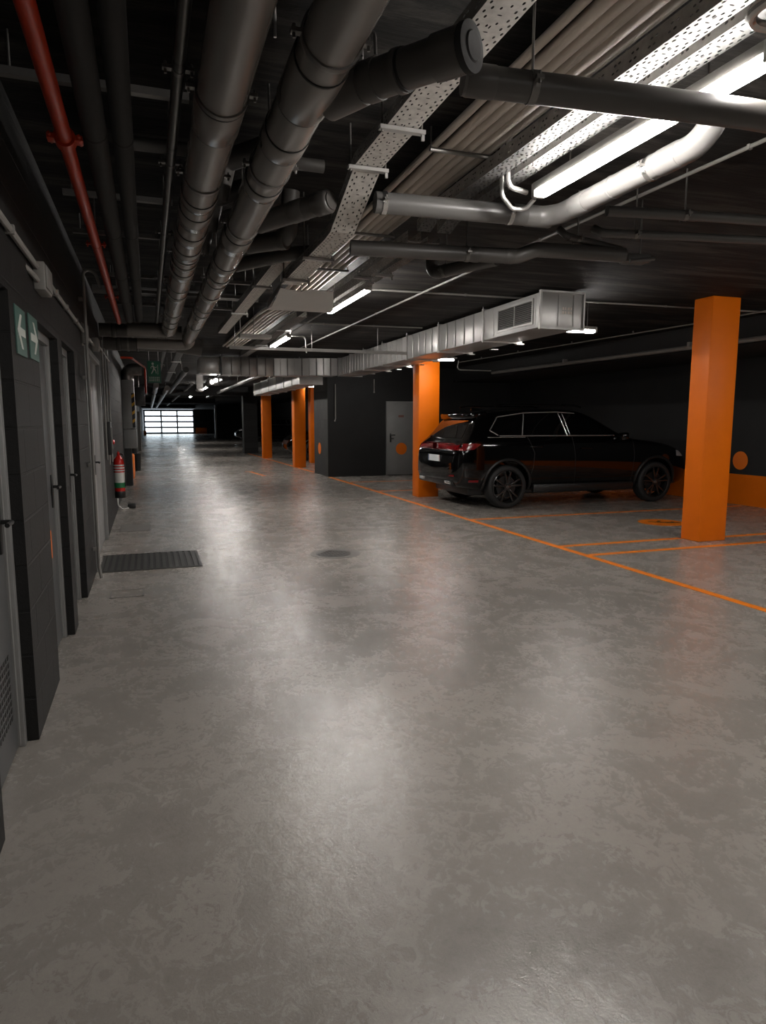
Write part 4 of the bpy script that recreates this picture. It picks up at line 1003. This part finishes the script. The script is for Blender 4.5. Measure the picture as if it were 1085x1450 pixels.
        # mirror
        mm = MB(); mm.obox((.70, sg*1.09, 1.235), (.075, sg*.02, .01), (-.015*sg, .095, 0), (0, 0, .068), bev=.04); mm.tube([(.66, sg*.90, 1.20), (.68, sg*1.03, 1.20)], .025, 10)
        obj('side_mirror', mm, 'paint', root)
        mg = MB().obox((.70, sg*1.185, 1.262), (.06, 0, 0), (0, .004, 0), (0, 0, .006)); obj('mirror_indicator', mg, 'chrome', root)
        # lamps
        mb_, _ = patch([(-2.56, 1.02), (-2.56, 1.125), (-2.20, 1.135), (-2.08, 1.12), (-2.22, 1.03), (-2.40, 1.01)], pr, .008)
        obj('tail_lamp', mb_, 'lamp', root)
        mb_, _ = patch([(2.05, .86), (2.05, .97), (2.30, .93), (2.38, .84)], pr, .006); obj('headlamp', mb_, 'headlamp', root)
        rr_ = MB().tube([(-1.7, sg*.70, 1.765), (-1.55, sg*.70, 1.79), (.0-.1, sg*.70, 1.79), (.05, sg*.70, 1.755)], .016, 8); obj('roof_rail', rr_, 'paint', root)
        ms, _ = patch([(-2.30, .47), (-2.30, .51), (-2.12, .51), (-2.12, .47)], pr, .008); obj('side_reflector', ms, 'lamp', root)
    # rear
    prr = lambda a, b: ((-4, a, b), (1, 0, 0))
    obj('rear_glass', patch([(-.70, 1.22), (-.58, 1.52), (.58, 1.52), (.70, 1.22)], prr, .005)[0], 'glass', root)
    for sg in (-1, 1):
        obj('tail_lamp', patch([(sg*.30, 1.045), (sg*.30, 1.085), (sg*.86, 1.105), (sg*.88, 1.02), (sg*.60, 1.01)], prr, .008)[0], 'lamp', root)
        obj('tail_bar', patch([(sg*.10, 1.055), (sg*.10, 1.075), (sg*.29, 1.085), (sg*.29, 1.045)], prr, .006)[0], 'lamp', root)
        obj('rear_reflector', patch([(sg*.62, .565), (sg*.62, .59), (sg*.82, .60), (sg*.82, .57)], prr, .006)[0], 'lamp', root)
        obj('exhaust_trim', MB().obox((-2.515, sg*.58, .455), (.02, 0, 0), (0, .13, 0), (0, 0, .028), bev=.012), 'chrome', root)
    obj('rear_bumper', MB().obox((-2.44, 0, .47), (.09, 0, 0), (0, .76, 0), (0, 0, .08), bev=.04), 'clad', root)
    obj('spoiler', MB().obox((-1.98, 0, 1.615), (.15, 0, .026), (0, .66, 0), (-.010, 0, .050), bev=.03), 'paint', root)
    obj('antenna_fin', MB().poly([(-1.80, -.015, 1.67), (-1.57, -.015, 1.71), (-1.61, -.015, 1.725), (-1.78, -.015, 1.755), (-1.82, -.015, 1.745)], (0, .03, 0)), 'paint', root)
    hp = cast((-4, 0, .86), (1, 0, 0))[0]; px = hp.x-.012
    pl = obj('number_plate', MB().box(px-.004, px, -.26, .26, .80, .915, bev=.002), 'plate', root)
    obj('blue_band', MB().box(px-.0055, px-.004, .215, .256, .803, .912), 'plateb', pl, smooth=False)
    obj('red_edge', MB().box(px-.0055, px-.004, -.256, -.235, .803, .912), 'platec', pl, smooth=False)
    hp = cast((-4, 0, 1.065), (1, 0, 0))[0]; bx = hp.x-.012
    em = MB().tube([(bx, .055*math.cos(2*PI*k/28), 1.065+.055*math.sin(2*PI*k/28)) for k in range(28)], .006, 8, closed=True)
    for sq in ([(-.022, .045), (0, .006), (.022, .045)], [(-.048, .018), (-.024, -.045), (0, -.004), (.024, -.045), (.048, .018)]): em.tube([(bx, a, 1.065+b) for a, b in sq], .005, 8)
    obj('emblem', em, 'chrome', root)
    # windscreen, grille
    prt = lambda a, b: ((a, b, 4), (0, 0, -1))
    obj('windscreen', patch([(.10, -.60), (.10, .60), (.93, .70), (.93, -.70)], prt, .005)[0], 'glass', root)
    prf = lambda a, b: ((4, a, b), (-1, 0, 0))
    obj('grille', patch([(-.50, .62), (-.50, .78), (.50, .78), (.50, .62)], prf, .006)[0], 'clad', root)
    # underbody so no light shows through, wheels
    obj('underbody', MB().box(-2.2, 2.1, -.70, .70, .22, .40, bev=.03), 'clad', root)
    w0 = None
    def wheel(x, sg):
        cx_, cy_, cz_ = x, sg*.865, .378
        w = bpy.data.objects.new('wheel', None); COL.objects.link(w); w.parent = root; w.location = (cx_, cy_, cz_)
        f = sg
        def L(prof): return MB().lathe([(r, f*a) for r, a in prof], (cx_, cy_, cz_), 'y', 56)
        obj('tyre', MB().lathe([(.285, f*.10), (.30, f*.118), (.335, f*.120), (.362, f*.108), (.376, f*.085), (.378, 0), (.376, -f*.085), (.362, -f*.108), (.30, -f*.118), (.285, -f*.10)], (cx_, cy_, cz_), 'y', 56, caps=False), 'tyre', w)
        rb_ = MB().lathe([(.288, f*.112), (.276, f*.116), (.268, f*.098), (.262, f*.02), (.262, -f*.09)], (cx_, cy_, cz_), 'y', 56, caps=False)
        obj('rim', rb_, 'rim', w)
        sp = MB()
        for k in range(5):
            a = 2*PI*k/5+.3
            for d_ in (-.17, .17):
                a0, a1 = a+d_*.35, a+d_*1.25
                p0 = V(cx_+.05*math.cos(a0), cy_+f*.088, cz_+.05*math.sin(a0)); p1 = V(cx_+.272*math.cos(a1), cy_+f*.100, cz_+.272*math.sin(a1))
                u_ = (p1-p0); n_ = V(-u_.z, 0, u_.x).normalized()
                sp.obox((p0+p1)/2, u_/2, n_*.017, (0, .014, 0), bev=.006)
        obj('spokes', sp, 'rim', w)
        obj('hub_cap', MB().lathe([(.062, f*.075), (.060, f*.104), (.03, f*.110), (.001, f*.110)], (cx_, cy_, cz_), 'y', 24), 'rim', w)
        obj('hub_emblem', MB().tube([(cx_+.020*math.cos(2*PI*k/20), cy_+f*.111, cz_+.020*math.sin(2*PI*k/20)) for k in range(20)], .003, 6, closed=True), 'chrome', w)
        obj('brake_disc', MB().lathe([(.19, f*.03), (.19, f*.045), (.05, f*.046)], (cx_, cy_, cz_), 'y', 32), 'black', w)
    for x in (-1.565, 1.565):
        for sg in (-1, 1): wheel(x, sg)
    return root
car = make_car('glossy black SUV parked nose to the wall between two orange columns')
car2 = dup(car, (7.55, 26.6, 0), PI); car2['label'] = 'dark car in the unlit bay behind the column past the block corner'
car3 = dup(car, (8.65, 52.0, 0), PI); car3['label'] = 'far black car catching daylight beside the corridor'
car.location = (7.405, 11.335, 0)
for c in (car, car2, car3): c['group'] = 'parked cars'

# ------------------------------------------------------------------ camera, world, render look
F, CX, CY, VX, VY = 960., 542.5, 725., 210., 597.
d = Vector((VX-CX, CY-VY, F)).normalized()
ph = math.atan2(CY-VY, F); up = Vector((0, math.cos(ph), -math.sin(ph))); up = (up-d*up.dot(d)).normalized()
xr = up.cross(d)
if xr.x < 0: xr = -xr
Rm = Matrix((xr, d, up))                 # camera axes (right, up, forward) -> world rows
right = Rm @ Vector((1, 0, 0)); upv = Rm @ Vector((0, 1, 0)); fwd = Rm @ Vector((0, 0, 1))
cam = bpy.data.cameras.new('camera'); co = bpy.data.objects.new('camera', cam); COL.objects.link(co)
rot = Matrix((right, upv, -fwd)).transposed()
co.matrix_world = Matrix.Translation((0, 0, 1.5)) @ rot.to_4x4()
cam.sensor_fit = 'VERTICAL'; cam.sensor_height = 24.; cam.lens = 24.*F/1450.; cam.clip_start = .02; cam.clip_end = 300
SC.camera = co
w = bpy.data.worlds.new('world'); SC.world = w; w.use_nodes = True
w.node_tree.nodes['Background'].inputs[0].default_value = (.75, .85, 1, 1); w.node_tree.nodes['Background'].inputs[1].default_value = 1.
SC.view_settings.view_transform = 'Standard'; SC.view_settings.look = 'None'; SC.view_settings.gamma = 1; SC.view_settings.exposure = 1.34
SC.view_settings.use_curve_mapping = False
try:
    SC.cycles.use_denoising = True; SC.cycles.max_bounces = 8; SC.cycles.transparent_max_bounces = 16; SC.cycles.sample_clamp_indirect = 6
except Exception: pass
